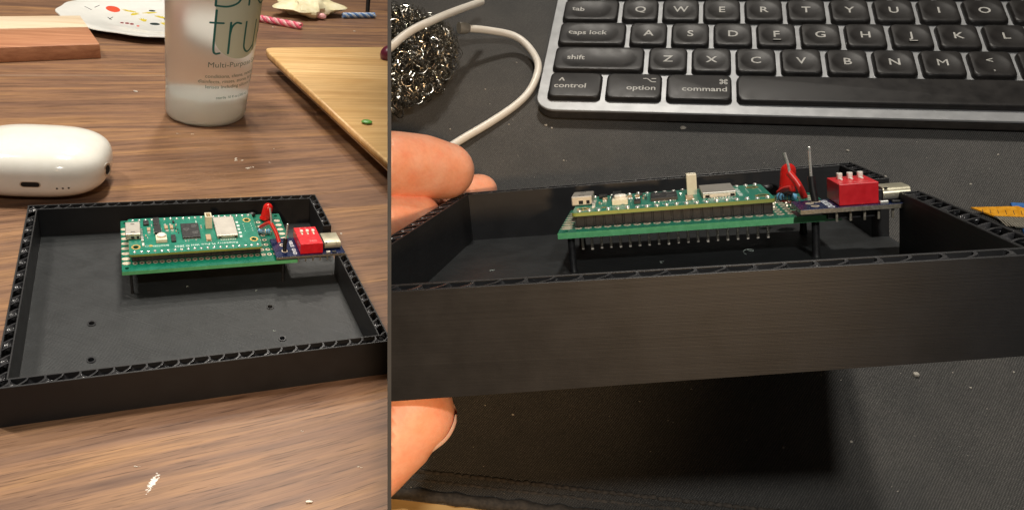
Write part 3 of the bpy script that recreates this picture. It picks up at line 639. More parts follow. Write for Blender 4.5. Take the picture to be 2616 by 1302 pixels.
# ================= left bay =================
mL, mR = SOL['L']['m'], SOL['R']['m']
tb = MB().box(-420, 520, -260, 1500, -30, 0).build('table_top', M['table']); struct(tb, 'L', 'brown walnut laminate table top')
g = MB().box(-420, 520, 0, .7, 0, .25); a = math.radians(5.2)
_s = on('L', 153, 193.9, 0); g.v = [(x*math.cos(a)-y*math.sin(a)+_s.x, _s.y+x*math.sin(a)+y*math.cos(a), z) for x, y, z in g.v]
gl = g.build('table_seam', mat('seam_light', (.50, .36, .26), .5), tb)
case1 = make_case('L', mL, [(p.x, p.y) for p in (on('L', a, b, 1.8) for a, b in ((234.5, 827), (233, 920), (690, 784.5), (721, 865)))], 'open black printed case lying on the brown wooden table')
bd1, q1 = make_board('L', mL, 'green circuit board with red switch block standing in the case on the wooden table', True)
extras('L', bd1, mL, q1)
# earphone charging case
def superbody(a, b, c, n1=2.7, n2=2.6, nu=72, nv=36):
    vs = []; fs = []
    sg = lambda v, p: math.copysign(abs(v)**p, v)
    for j in range(nv+1):
        ph = -pi/2+pi*j/nv
        for i in range(nu):
            th = 2*pi*i/nu; vs.append((a*sg(math.cos(ph), 2/n2)*sg(math.cos(th), 2/n1), b*sg(math.cos(ph), 2/n2)*sg(math.sin(th), 2/n1), c*sg(math.sin(ph), 2/n2)))
    fs = [(j*nu+i, j*nu+(i+1) % nu, (j+1)*nu+(i+1) % nu, (j+1)*nu+i) for j in range(nv) for i in range(nu)]
    return vs, fs
_e = on('L', 100, 408, 14); EC = (_e.x, _e.y, 0); ea, eb, ec = 32.0, 27.0, 14.0
ear = thing('earphone_case', 'glossy white earphone charging case beside the black case on the wooden table', 'earphone case', 'L', EC, math.radians(-9))
def slot_front(y_of, x0, x1, z0, z1): pass
vs, fs = superbody(ea, eb, ec, 3.1, 2.7); body = MB().add([(x, y, z+ec) for x, y, z in vs], fs).build('shell', M['glossy_white'], ear, smooth=True, angle=180)
def front_y(x, z):           # y of the shell's near face at x, z
    zz = abs((z-ec)/ec)**2.7; k = max(1e-4, 1-zz)**(1/2.7); xx = abs(x/(ea*k)); return -eb*k*max(1e-4, 1-xx**3.1)**(1/3.1)
def stud_poly(x0, x1, z0, z1, n=8):
    r = (z1-z0)/2; zc = (z0+z1)/2
    return [(x1-r+r*math.sin(pi*i/n), zc+r*math.cos(pi*i/n)) for i in range(n+1)]+[(x0+r-r*math.sin(pi*i/n), zc-r*math.cos(pi*i/n)) for i in range(n+1)]
def patch(poly, off, name, mt, par):
    mb = MB(); n = len(poly); cx = sum(p[0] for p in poly)/n; cz = sum(p[1] for p in poly)/n
    v = [(x, front_y(x, z)-off, z) for x, z in poly]+[(x, front_y(x, z)+.6, z) for x, z in poly]+[(cx, front_y(cx, cz)-off, cz)]
    mb.add(v, [(i, (i+1) % n, 2*n) for i in range(n)]+[(i, (i+1) % n, n+(i+1) % n, n+i) for i in range(n)]); return mb.build(name, M[mt], par, smooth=True)
patch(stud_poly(-2.4, 6.4, 10.6, 13.6), .06, 'port_rim', 'steel', body); patch(stud_poly(-1.9, 5.9, 10.9, 13.3), .10, 'port_opening', 'dark', body)
for k in range(3): patch(stud_poly(12.3+k*2.4, 13.2+k*2.4, 9.6, 10.5), .08, 'speaker_hole', 'dark', body)
for k in range(3): patch(stud_poly(-17.3-k*2.4, -16.4-k*2.4, 9.6, 10.5), .08, 'speaker_hole', 'dark', body)
loop = MB(); loop.v = []; rr = [(.0, 0)]
lp = MB().ring(0, 0, 1.9, 2.7, -.3, .5, 20); lp.v = [(z, x*1.25, y*1.25) for x, y, z in lp.v]
lo = lp.build('lanyard_ring', M['steel'], ear, smooth=True); lo.location = Vector((ea*.985, -9, ec-.5))*S; lo.rotation_euler = (0, 0, math.radians(-18))
lh = MB().prism(circle(0, 0, 2.3, 16), -.1, .35); lh.v = [(z, x*1.2, y*1.2) for x, y, z in lh.v]; lh = lh.build('lanyard_hole', M['dark'], lo)
# contact lens solution bottle
BC = on('L', 525, 296, 0); BC.z = 0; BR = 24.6
bot = thing('lotion_bottle', 'tall frosted plastic bottle with teal lettering standing on the table', 'bottle', 'L', tuple(BC))
bz_ = 1.06                   # the bottle is slightly oval
prof = [(BR-6, .2), (BR-2.6, .6), (BR-.8, 2.2), (BR, 5), (BR, 12), (BR-.3, 20), (BR, 32), (BR, 150), (BR-1.5, 160), (BR-8, 170), (12, 176), (11, 190)]
taper = lambda mb: (setattr(mb, 'v', [((x*(1+.0022*max(0, z-5)))+max(0, z)*.10, y*(1+.0022*max(0, z-5)), z) for x, y, z in mb.v]), mb)[1]
bb = taper(MB().lathe(prof, 72, 1, bz_)).build('bottle_body', M['bottle'], bot, smooth=True, angle=60)
taper(MB().lathe([(BR-7, 1.0), (BR-2.2, 2.0), (BR-1.2, 5), (BR-1.0, 12), (BR-3, 16.5), (8, 17.2)], 64, 1, bz_)).build('bottle_foot', M['bottlebase'], bb, smooth=True, angle=60)
taper(MB().lathe([(13, 176), (14, 177), (14, 192), (12.5, 194)], 40)).build('cap', M['white'], bot, smooth=True)
DZ = -2.5
def taper(mb): mb.v = [((x*(1+.0022*max(0, z-5)))+max(0, z)*.10, y*(1+.0022*max(0, z-5)), z) for x, y, z in mb.v]; return mb
def wrap(mb, th0):           # flat print (x along the wall, y up) onto the bottle
    mb.v = [(x*.94, 23+(y-23)*.89, z) for x, y, z in mb.v]
    mb.v = [((BR+.12+z)*math.sin(th0+x/BR), -(BR+.12+z)*math.cos(th0+x/BR)*bz_, y+DZ) for x, y, z in mb.v]; return taper(mb)
def stroke(mb, pts, w, n=6, closed=False):
    P = [Vector((x, y)) for x, y in (curve2(pts, n) if len(pts) > 2 else dense(pts))]; L_ = []; R2 = []
    for i in range(len(P)):
        t = (P[min(i+1, len(P)-1)]-P[max(i-1, 0)]); t = t.normalized() if t.length else Vector((1, 0)); nn = Vector((-t.y, t.x))*w/2
        L_.append((P[i].x+nn.x, P[i].y+nn.y, .02)); R2.append((P[i].x-nn.x, P[i].y-nn.y, .02))
    k = len(P); mb.add(L_+R2, [(i, i+1, k+i+1, k+i) for i in range(k-1)])
    for c in (P[0], P[-1]): mb.add([(c.x+w/2*math.cos(a), c.y+w/2*math.sin(a), .02) for a in [2*pi*j/10 for j in range(10)]], [tuple(range(10))])
def dense(p): a, b = Vector(p[0]), Vector(p[1]); return [a+(b-a)*i/6 for i in range(7)]
def curve2(P, n=6): return [(v.x, v.y) for v in curve_pts([(a, b, 0) for a, b in P], n)]
TH = -.14         # where the print starts round the bottle, 0 faces the camera
pr = MB(); w_ = 1.25
def glyph_t(x): stroke(pr, [(x+2.2, 84), (x+2.0, 65), (x+2.1, 57), (x+3.3, 54.6), (x+5.6, 55)], w_); stroke(pr, [(x-.6, 75.6), (x+6.4, 75.6)], w_)
def glyph_r(x): stroke(pr, [(x, 76), (x, 54.8)], w_); stroke(pr, [(x, 68), (x+.8, 73), (x+3.2, 75.8), (x+6.2, 75.2)], w_)
def glyph_u(x): stroke(pr, [(x, 76), (x, 62), (x+.8, 57.2), (x+3.7, 54.7), (x+7.2, 57), (x+9.0, 61), (x+9.2, 76)], w_); stroke(pr, [(x+9.2, 66), (x+9.2, 55)], w_)
def glyph_e(x): stroke(pr, [(x, 66.5), (x+9.5, 66.5), (x+9, 72), (x+5, 76), (x+1.2, 73), (x, 66), (x+1.2, 58), (x+5, 54.8), (x+9, 57)], w_)
glyph_t(0); glyph_r(10.5); glyph_u(20.5); glyph_e(35)
stroke(pr, [(1.5, 112), (1.5, 87)], w_); stroke(pr, [(1.5, 87), (8, 86.8), (13.5, 89.5), (15, 94.5), (13, 99.5), (7.5, 101)], w_); stroke(pr, [(1.5, 101), (7.5, 101), (12, 103.5), (12.5, 108.5), (9, 112), (1.5, 112)], w_)
stroke(pr, [(20.5, 103.5), (20.5, 87.5)], w_); stroke(pr, [(20.5, 109), (20.5, 109.6)], w_*1.3)
stroke(pr, [(33, 104), (28.5, 101.5), (26.5, 95.5), (28.5, 89.8), (33, 87.2), (37.5, 89.8), (39.5, 95.5), (37.5, 101.5), (33, 104)], w_)
pr.v = [(x, y, z+.05) for x, y, z in pr.v]
ds = MB().add([(18+16.5*math.cos(a), 68+17*math.sin(a), 0) for a in [2*pi*i/48 for i in range(48)]], []); ds = MB()
for i in range(24):          # disc as strips so that it bends with the wall
    x0, x1 = 18-18+36*i/24, 18-18+36*(i+1)/24; h0, h1 = [17.5*math.sqrt(max(0, 1-((x-18)/18)**2)) for x in (x0, x1)]
    ds.add([(x0, 68-h0, 0), (x1, 68-h1, 0), (x1, 108+h1, 0), (x0, 108+h0, 0)], [(0, 1, 2, 3)])
wrap(ds, TH+.06).build('pale_disc', M['disc'], bb, fix=False); wrap(pr, TH).build('teal_lettering', M['teal'], bb, fix=False)
tx = MB(); text_on(tx, 'Multi-Purpose Solution', 5.2, -.5, 46.5, .03, 0, .03, 'LEFT', 1.0, space=1.02); 
wrap(tx, TH).build('lettering', M['teal_small'], bb, fix=False, kind='stuff')
tx = MB()
for s_, y_, x_ in (('conditions, cleans, removes protein,', 38.5, -1.5), ('disinfects, rinses, stores, for soft contact', 34.7, -5.5), ('lenses including silicone hydrogels', 30.9, -1), ('sterile 10 fl oz (300 mL)', 23.0, 6)): text_on(tx, s_, 3.4 if y_ > 25 else 2.6, x_, y_, .03, 0, .02, 'LEFT', 1.0)
wrap(tx, TH).build('small_print', M['teal_small'], bb, fix=False, kind='stuff')
# bamboo board raised on the table at the right
zb = 18.0; p0 = on('L', 671, 121, zb); p1 = on('L', 990, 412, zb); d1 = (p1-p0).normalized(); p1 = p0+d1*330; bk0 = on('L', 700, 113, zb); bk1 = on('L', 985, 112.5, zb); d2 = (bk1-bk0).normalized(); p3 = p0+d2*170
cor = [(p0+d1*14), (p0+d1*6+d2*1.0), (p0+d1*2+d2*2.5), (p0+d1*.3+d2*7), (p0+d2*15), p3, p3+d1*330, p1]
bam = MB().prism([(p.x, p.y) for p in cor], zb-5, zb).build('bamboo_board', M['bamboo'], None, bevel=1.2, seg=3, smooth=True)
settle(bam, 'pale bamboo cutting board raised above the table at the right', 'cutting board', 'L')
rim = MB().prism([(p.x, p.y) for p in [p+Vector((.5, -.6, 0)) for p in cor]], zb-6.4, zb-4.8).build('lower_edge', M['bamboo_edge'], bam, bevel=.6, seg=2)
for t in (.12, .85):
    for s_ in (.25, .8): c = p0+d1*330*t+d2*170*s_; MB().lathe([(9, .05), (9, zb-6.45)], 20, 1, 1, (c.x, c.y, 0)).build('rubber_foot', M['blackp'], bam)
lf = on('L', 937, 311, zb+1.2); l = MB().blob((0, 0, 0), (3.4, 3.4, 1.0), 14, 8, .15).build('herb_leaf', mottled('leaf_green', (.05, .20, .03), (.12, .34, .06), .4, 8), None, smooth=True)
settle(l, 'small green herb scrap lying on the bamboo board', 'herb scrap', 'L', tuple(lf), .2)
on_ = on('L', 996, 133, zb+6); orr = thing('onion_wedge', 'dark purple layered onion wedge at the back of the bamboo board', 'onion', 'L', (on_.x+2, on_.y, zb))
for k, (mm, r) in enumerate(((mat('onion_skin', (.10, .012, .03), .3), 10), (mat('onion_flesh', (.55, .40, .42), .35), 8.9), (mat('onion_ring', (.16, .02, .05), .3), 7.8))):
    mb = MB().blob((0, 0, 0), (r, r*.8, r*.9), 20, 12); mb.v = [(x, y, max(z, -3)+3+k*.4) for x, y, z in mb.v]; mb.v = [(x*(1-.02*k), y-k*1.2, z) for x, y, z in mb.v]; mb.build('onion_layer', mm, orr, smooth=True)
# two-tone wooden block at the top left
hz = 11; A1 = on('L', 255, 113, hz); A0 = on('L', 0, 121.5, hz); B1 = on('L', 205, 41, hz); dd = (A0-A1).normalized(); A0 = A1+dd*190; B0 = B1+dd*190; m1 = on('L', 228, 70, hz); t_ = (m1-A1).length/(B1-A1).length
m1 = A1+(B1-A1)*t_; m0 = A0+(B0-A0)*t_; zz3 = lambda l: [(p.x, p.y) for p in l]
blk = thing('wooden_tray', 'red and cream wooden board at the upper left of the table', 'wooden board', 'L', (A1.x, A1.y, 0)); off = Vector((A1.x, A1.y, 0))
MB().prism(zz3([p-off for p in (A0, A1, m1, m0)]), .1, hz).build('red_panel', M['redwood'], blk, bevel=.7, seg=2, smooth=True)
MB().prism(zz3([p-off for p in (m0+Vector((0, .15, 0)), m1+Vector((0, .15, 0)), B1, B0)]), .1, hz+.4).build('cream_panel', M['palewood'], blk, bevel=.7, seg=2, smooth=True)
# patterned plate
_p = on('L', 407.5, 42.7, 6); PC = (_p.x, _p.y, 0); pl = thing('patterned_plate', 'white plate with wavy rim and yellow and red pattern behind the bottle', 'plate', 'L', PC)
mb = MB(); nn = 120; prf = [(30, .6, 0), (44, .8, 0), (48, 2.0, 0), (70, 4.0, .5), (81.5, 6.0, 1), (82.5, 6.4, 1), (82.2, 7.2, 1), (81, 7.3, 1), (70, 6.0, .5), (50, 3.6, 0), (44, 2.6, 0), (0.5, 2.4, 0)]
vs = []
for r, z, k in prf:
    for i in range(nn): a = 2*pi*i/nn; q = 1+.012*k*math.cos(14*a); vs.append((r*q*math.cos(a), r*q*math.sin(a), z))
mb.add(vs, [(j*nn+i, j*nn+(i+1) % nn, (j+1)*nn+(i+1) % nn, (j+1)*nn+i) for j in range(len(prf)-1) for i in range(nn)]+[tuple(range(nn-1, -1, -1))])
plm = mb.build('plate_body', M['plate'], pl, smooth=True, angle=60)
pcol = {'y': mat('glaze_yellow', (.75, .60, .06), .2), 'k': mat('glaze_black', (.03, .05, .05), .2), 'r': mat('glaze_red', (.75, .10, .05), .2), 'm': mat('glaze_maroon', (.30, .03, .04), .2)}
def zpl(x, y):
    r = math.hypot(x, y); pts = [(44, 2.6), (50, 3.6), (70, 6.0), (81, 7.3)]
    if r <= 44: return 2.6
    for (a, b), (c, d) in zip(pts, pts[1:]):
        if r <= c: return b+(d-b)*(r-a)/(c-a)
    return 7.3
def mark(px, py, poly, col, name='glaze_mark', rot=0):
    c = on('L', px, py, 6)-Vector(PC); c_, s_ = math.cos(rot), math.sin(rot); mb = MB(); P = []
    for x, y in poly: X = c.x+x*c_-y*s_; Y = c.y+(x*s_+y*c_); P.append((X, Y, zpl(X, Y)+.12))
    P2 = [(x, y, z-.2) for x, y, z in P]; n = len(P); mb.add(P+P2, [tuple(range(n))]+[(i, (i+1) % n, n+(i+1) % n, n+i) for i in range(n)]); mb.build(name, pcol[col], plm, fix=False)
flower = [(-3.2, 5), (-1.5, -3), (0, -6), (2, -5), (3.4, 3), (1.6, 1.5), (1, 8), (0, 2), (-1, 9), (-1.4, 1.5)]
for px, py, rt in ((342, 27, -.5), (365, 42, .1), (410, 35, .5), (332, 20, .9), (420, 52, .2), (385, 24, 2.0)): mark(px, py, flower, 'y', rot=rt)
for px, py, r in ((311, 49, 1.6), (324, 50, 1.9), (336, 52, 1.9), (352, 57, 1.4)): mark(px, py, [(r*math.cos(a)*.9, r*1.5*math.sin(a)) for a in [2*pi*i/10 for i in range(10)]], 'm' if r > 1.5 else 'r')
for px, py, ra_, rb_ in ((395, 52, 4.2, 4.5), (388, 19, 3, 3.5), (424, 40, 2.0, 4.5)): mark(px, py, [(ra_*math.cos(a), rb_*math.sin(a)) for a in [2*pi*i/14 for i in range(14)]], 'k')
mark(288, 17, [(6*math.cos(a), 9*math.sin(a)) for a in [2*pi*i/18 for i in range(18)]], 'r')
for px, py, rt in ((225, 19, .6), (248, 14, -.4), (279, 38, .3), (283, 37, -.3)): mark(px, py, [(-.35, -5), (.35, -5), (.3, 5), (-.3, 5)], 'k', rot=rt)
# twisted candles
def candle(name_label, a, b, r, c1, c2, z=None):
    a = Vector(a); b = Vector(b); d = b-a; L = d.length; root = thing('twisted_candle', name_label, 'candle', 'L', (a.x, a.y, 0), 0, 'twisted birthday candles'); qm = d.to_track_quat('Z', 'Y').to_matrix()
    for k, mt in enumerate((c1, c2, c1, c2)):
        mb = MB(); P = []
        for i in range(61):
            t = i/60; an = 2*pi*t*L/17+k*pi/2; P.append(Vector((0, 0, r))+qm @ Vector((r*.48*math.cos(an), r*.48*math.sin(an), L*t)))
        mb.tube(P, r*.56, 8).build('wax_strand', mt, root, smooth=True)
pk, pw = mat('pink_wax', (.80, .12, .20), .35), mat('pale_pink_wax', (.85, .45, .46), .35); bl, bw2 = mat('blue_wax', (.10, .22, .50), .35), mat('pale_blue_wax', (.50, .60, .72), .35)
candle('pink and white twisted birthday candle lying behind the bottle', on('L', 640, 44, 3), on('L', 769, 68, 3), 3.4, pk, pw)
candle('blue and white twisted birthday candle lying at the back of the table', on('L', 876, 40, 3), on('L', 957, 40, 3), 3.0, bl, bw2)
# crumpled cream paper
pc_ = on('L', 795, 30, 5); pap = MB(); nu, nv = 40, 16; vs = []
for j in range(nv+1):
    for i in range(nu):
        a = 2*pi*i/nu; ph = pi*j/nv; r = 24*(1+.5*noise.noise(Vector((math.cos(a)*2, math.sin(a)*2, ph*1.6)))); vs.append((r*math.sin(ph)*math.cos(a)*1.15, r*math.sin(ph)*math.sin(a)*1.5, max(0.1, 9+11*math.cos(ph)*(1+.6*noise.noise(Vector((a, ph, 3.1)))))))
pap.add(vs, [(j*nu+i, j*nu+(i+1) % nu, (j+1)*nu+(i+1) % nu, (j+1)*nu+i) for j in range(nv) for i in range(nu)])
pp_ = pap.build('crumpled_wrapper', mottled('cream_wrapper', (.78, .70, .42), (.86, .80, .58), .5, 1.2, 0, .4), None, smooth=True, angle=30); settle(pp_, 'crumpled cream wrapper between the two candles', 'wrapper', 'L', (pc_.x, pc_.y+14, 0), -.5)
MB().blob((20, -22, 4), (6, 4, 3), 10, 6, .3).build('pink_tip', pw, pp_, smooth=True)
st_ = on('L', 939, 30, 2); sk = MB().tube([(0, 0, 1.4), (1, 3, 20), (2, 6, 44)], 2.4, 8).build('dark_stick', M['blackp'], None, smooth=True); settle(sk, 'short dark stick standing behind the blue candle', 'stick', 'L', (st_.x, st_.y, 0))
# crumbs on the table
cr = MB()
for px, py, r in ((607, 409, 1.5), (600, 404, 1.0), (634, 430, 1.3), (645, 427, .8), (351, 234, 1.3), (345, 231, .8), (454, 341, .6), (492, 343, .6), (700, 70, 1.4), (904, 80, 1.3), (873, 597, .6), (350, 1192, .7), (827, 971, .5), (773, 1101, .5), (790, 1278, 1.2), (919, 1193, .5), (700, 380, .5), (688, 415, .5), (660, 640, .0)):
    if r:
        r *= .7; c = on('L', px, py, r*.4)
        for _k in range(5): q_ = r*R_.uniform(.15, .75); cr.blob(c+Vector((R_.gauss(0, r*.9), R_.gauss(0, r*.7), 0)), (q_*1.5, q_*.7, q_*.6), 5, 3, 1.0)
for i in range(170):
    t = R_.gauss(0, .5); c = on('L', 390+t*12+R_.gauss(0, 3.4), 1232-t*17+R_.gauss(0, 3.4), .03); r = R_.uniform(.06, .34); cr.blob(c, (r*1.4, r*.8, .05), 5, 3, .9)
cr = cr.build('crumbs', M['white'], None, smooth=False, kind='stuff'); cr.matrix_world = FR['L']; SIDE[cr.name] = 'L'; cr['label'] = 'white crumbs scattered on the wooden table'

# ================= right bay =================
KZ = SOL['K']['zb']
mt_ = MB().box(-400, 700, -179.5, 420, KZ-3, KZ).build('desk_mat', M['fabric']); struct(mt_, 'K', 'black woven desk mat')
dk = MB().box(-400, 700, -420, 430, KZ-33, KZ-3.004).build('desk_top', M['desk']); struct(dk, 'K', 'yellowish wooden desk top under the mat')
mb = MB().tube([(-80+i*4, -178.2+.5*noise.noise(Vector((i*.9, 0, 0))), KZ-.6+.4*noise.noise(Vector((i*1.7, 5, 0)))) for i in range(80)], [1.9+.35*math.sin(i*2.4) for i in range(80)], 10); mb.build('rolled_edge', M['hem'], mt_, smooth=True)
mb = MB()
for i in range(110): mb.blob((-60+i*2.4, -170.9+.35*noise.noise(Vector((i*.7, 1, 1))), KZ+.15), (1.45, .75, .62), 8, 5, .25)
for i in range(110): mb.blob((-60+i*2.4, -173.6+.35*noise.noise(Vector((i*.7, 4, 1))), KZ-.05), (1.3, .6, .35), 8, 5, .25)
mb.build('stitching', M['hem'], mt_, smooth=True, kind='stuff')
# keyboard
kb = thing('keyboard', 'grey metal keyboard with black dished keys on the black desk mat', 'keyboard', 'K', (0, 0, KZ)); H0 = -KZ
U1 = 19.0; yf = SOL['K']['yf']*U1; xl = SOL['K']['xl']*U1
MB().prism(rrect(xl, 420, yf, 118, 9, 8), H0-3.6, H0-2.5).build('deck_plate', M['alu'], kb, bevel=.3, seg=2)
MB().prism(rrect(xl+.5, 419.5, yf+.5, 117.5, 8.6, 8), 1.2, H0-3.62).build('body', M['kbody'], kb, bevel=.9, seg=2)
for x, y in ((20, 6), (200, 6)): MB().lathe([(5, .02), (5, 1.25)], 16, 1, 1, (x, y, 0)).build('rubber_foot', M['blackp'], kb)
DPROF = [(0, -.78), (.2, -.76), (.4, -.66), (.6, -.49), (.8, -.25), (.92, -.08), (1, 0)]
def dprof(q):
    for (a, b), (c, d) in zip(DPROF, DPROF[1:]):
        if q <= c: return b+(d-b)*(q-a)/(c-a)
    return 0
def resample(P, n):
    P = [Vector(p) for p in P]; P.append(P[0]); L = [0]
    for a, b in zip(P, P[1:]): L.append(L[-1]+(b-a).length)
    out = []; j = 0
    for i in range(n):
        t = L[-1]*i/n
        while L[j+1] < t: j += 1
        d = L[j+1]-L[j]; out.append(tuple(P[j]+(P[j+1]-P[j])*((t-L[j])/d if d else 0)))
    return out
DR = 6.7
def key_mesh(w, dish, r=2.3):
    n = 72 if w <= 1.2 else 112; W2, D2 = (w*19-1.9)/2, (19-1.9)/2; rings = []
    for ins, z in ((0, -2.45), (0, -1.6), (.35, -.55), (.75, -.12), (1.35, 0)):
        rings.append([(x, y, z) for x, y in resample(rrect(-W2+ins, W2-ins, -D2+ins, D2-ins, r-ins*.35, 8), n)])
    base = rings[-1]; c = 0 if w <= 1.2 else W2-3.2-DR
    if dish:
        ax = []; rim = []
        for x, y, z in base:
            X = max(-c, min(c, x)); v = Vector((x-X, y)); v = v.normalized()*DR; ax.append(X); rim.append((v.x, v.y))
        for q, z in reversed(DPROF[1:]): rings.append([(X+vx*q, vy*q, z) for X, (vx, vy) in zip(ax, rim)])
        rings.append([(X+vx*.02, vy*.02, DPROF[0][1]) for X, (vx, vy) in zip(ax, rim)])
    vs = [p for r_ in rings for p in r_]; m = len(rings)
    fs = [(j*n+i, j*n+(i+1) % n, (j+1)*n+(i+1) % n, (j+1)*n+i) for j in range(m-1) for i in range(n)]
    fs.append(tuple(range((m-1)*n, m*n)))
    return MB().add(vs, fs)
KM = {}
def dishz(w):
    def f(x, y):
        W2 = (w*19-1.9)/2; c = 0 if w <= 1.2 else W2-3.2-DR; X = max(-c, min(c, x)); return dprof(min(1, math.hypot(x-X, y)/DR))
    return f
def add_key(u0, w, rowi, legends, dish=True):
    key = (w, dish)
    if key not in KM: k = key_mesh(w, dish).build('key', M['key'], kb, smooth=True, angle=35, fix=True); KM[key] = k
    else: k = KM[key].copy(); COL.objects.link(k); k.parent = kb
    cx, cy = (u0+w/2)*U1, (rowi+.5)*U1; k.location = Vector((cx, cy, H0+(R_.random()-.5)*.08))*S
    f = dishz(w) if dish else (lambda x, y: 0)
    if legends:
        tx = MB()
        for s_, size, x, y, al in legends:
            if s_ == '#opt':
                for a, b in (((-3.2, 1), (-1.4, 1)), ((-1.4, 1), (.6, -1.2)), ((.6, -1.2), (2.4, -1.2)), ((.4, 1), (2.4, 1))):
                    a, b = Vector(a), Vector(b); nn = (b-a).normalized(); nn = Vector((-nn.y, nn.x))*.24
                    tx.add([(x+p.x, y+p.y, f(x+p.x, y+p.y)+.05) for p in (a-nn, b-nn, b+nn, a+nn)], [(0, 1, 2, 3)])
            elif s_ == '#cmd':
                for dx in (-1, 1):
                    for dy in (-1, 1):
                        for i in range(10):
                            a0, a1 = 2*pi*i/10, 2*pi*(i+1)/10; tx.add([(x+dx*1.0+rr*math.cos(a), y+dy*1.0+rr*math.sin(a), f(x, y)+.09) for rr, a in ((.32, a0), (.72, a0), (.72, a1), (.32, a1))], [(0, 1, 2, 3)])
                for dx in (-.52, .52): tx.add([(x+dx-.2, y-1, f(x, y)+.09), (x+dx+.2, y-1, f(x, y)+.09), (x+dx+.2, y+1, f(x, y)+.09), (x+dx-.2, y+1, f(x, y)+.09)], [(0, 1, 2, 3)])
                for dy in (-.52, .52): tx.add([(x-1, y+dy-.2, f(x, y)+.095), (x+1, y+dy-.2, f(x, y)+.095), (x+1, y+dy+.2, f(x, y)+.095), (x-1, y+dy+.2, f(x, y)+.095)], [(0, 1, 2, 3)])
            elif s_ == '#bar': MB().box(x-1.9, x+1.9, y-.35, y+.35, -.2, .28).build('home_bar', M['legend'] if False else M['key'], k, bevel=.1); tx.box(x-1.7, x+1.7, y-.22, y+.22, .285, .3)
            else: text_on(tx, s_, size, x, y, .07, 0, .07 if size > 4.8 else .05, al, 1.0, f, 1.12)
        tx.build('key_legend', M['legend'], k, fix=False)
LW = 4.3
add_key(0, 1.33, 0, [('control', LW, -9.3, -1.2, 'LEFT'), ('^', 5.5, -6.2, 2.2, 'CENTER')], False)
add_key(1.33, 1.37, 0, [('option', LW, 9.6, -1.8, 'RIGHT'), ('#opt', 1, 7.0, 3.6, '')], False)
add_key(2.70, 1.55, 0, [('command', LW, 11.8, -1.8, 'RIGHT'), ('#cmd', 1, 10.2, 3.3, '')], False)
add_key(4.25, 6.3, 0, [], False); add_key(10.55, 1.55, 0, [('#cmd', 1, -9, 3.3, ''), ('command', LW, -11, -1.8, 'LEFT')], False)
add_key(0, 2.25, 1, [('shift', LW, -14.6, .8, 'LEFT')])
for i, c in enumerate('ZXCVBNM'): add_key(2.25+i, 1, 1, [(c, 6.0, 0, .4, 'CENTER')])
add_key(9.25, 1, 1, [('<', 4.6, -.5, 2.4, 'CENTER'), (',', 4.6, 0, -3.2, 'CENTER')]); add_key(10.25, 1, 1, [('>', 4.6, 0, 2.4, 'CENTER'), ('.', 4.6, 0, -3.2, 'CENTER')]); add_key(11.25, 1, 1, [('?', 4.6, 0, 2.4, 'CENTER'), ('/', 4.6, 0, -3.2, 'CENTER')])
add_key(0, 1.75, 2, [('caps lock', LW, -11.3, .9, 'LEFT')])
for i, c in enumerate('ASDFGHJKL'): add_key(1.75+i, 1, 2, [(c, 6.0, 0, .6, 'CENTER')]+([('#bar', 1, 0, -4.4, '')] if c in 'FJ' else []))
add_key(10.75, 1, 2, [(':', 4.6, 0, 2.4, 'CENTER'), (';', 4.6, 0, -3, 'CENTER')])
add_key(0, 1.5, 3, [('tab', LW, -9.2, .8, 'LEFT')])
for i, c in enumerate('QWERTYUIOP'): add_key(1.5+i, 1, 3, [(c, 6.0, 0, .6, 'CENTER')])
for i, c in enumerate('`1234567890-'): add_key(i, 1, 4, [(c, 4.6, 0, -2.6, 'CENTER')])
# steel scourer: a heap of flat curled wire
SC = (-80.0, 18.0, KZ); sco = thing('steel_scourer', 'tangled shiny steel scourer lying on the mat behind the fingers', 'scourer', 'K', SC)
core = MB().blob((0, 0, 14), (29, 31, 13), 24, 12, .12).build('shaded_core', mat('scourer_shadow', (.02, .018, .015), .5, .8), sco, smooth=True)  # near-black blob, its colour gives the shade deep between the coils
mb = MB()
for i in range(2500):
    u, v = R_.random()*2*pi, R_.uniform(-.45, 1); s_ = math.sqrt(max(0, 1-v*v)); q = R_.uniform(.82, 1.02)+.06*math.sin(3*u+1)
    c = Vector((34*s_*math.cos(u)*q, 37*s_*math.sin(u)*q, max(1, 14+17*v*q))); rr = R_.uniform(1.3, 3.4)
    ax = Vector((R_.gauss(0, 1), R_.gauss(0, 1), R_.gauss(0, 1))).normalized(); e1 = ax.orthogonal().normalized(); e2 = ax.cross(e1); ph = R_.random()*6
    span = R_.uniform(5, 10); st = 14; wd = R_.uniform(.10, .24); vs = []
    for k in range(st+1):
        a = ph+span*k/st; p = c+e1*rr*math.cos(a)+e2*rr*math.sin(a)+ax*(k/st-.5)*rr*.8; rad = (e1*math.cos(a)+e2*math.sin(a))
        for o_ in (-1, 1):
            vs.append(p+ax*wd*o_-rad*.06); vs.append(p+ax*wd*o_+rad*.06)
    fs = []
    for k in range(st):
        b_ = 4*k
        for x, y in ((0, 1), (1, 3), (3, 2), (2, 0)): fs.append((b_+x, b_+y, b_+4+y, b_+4+x))
    mb.add(vs, fs)
wm = mb.build('wire_coils', M['wire'], sco, fix=False, kind='stuff')
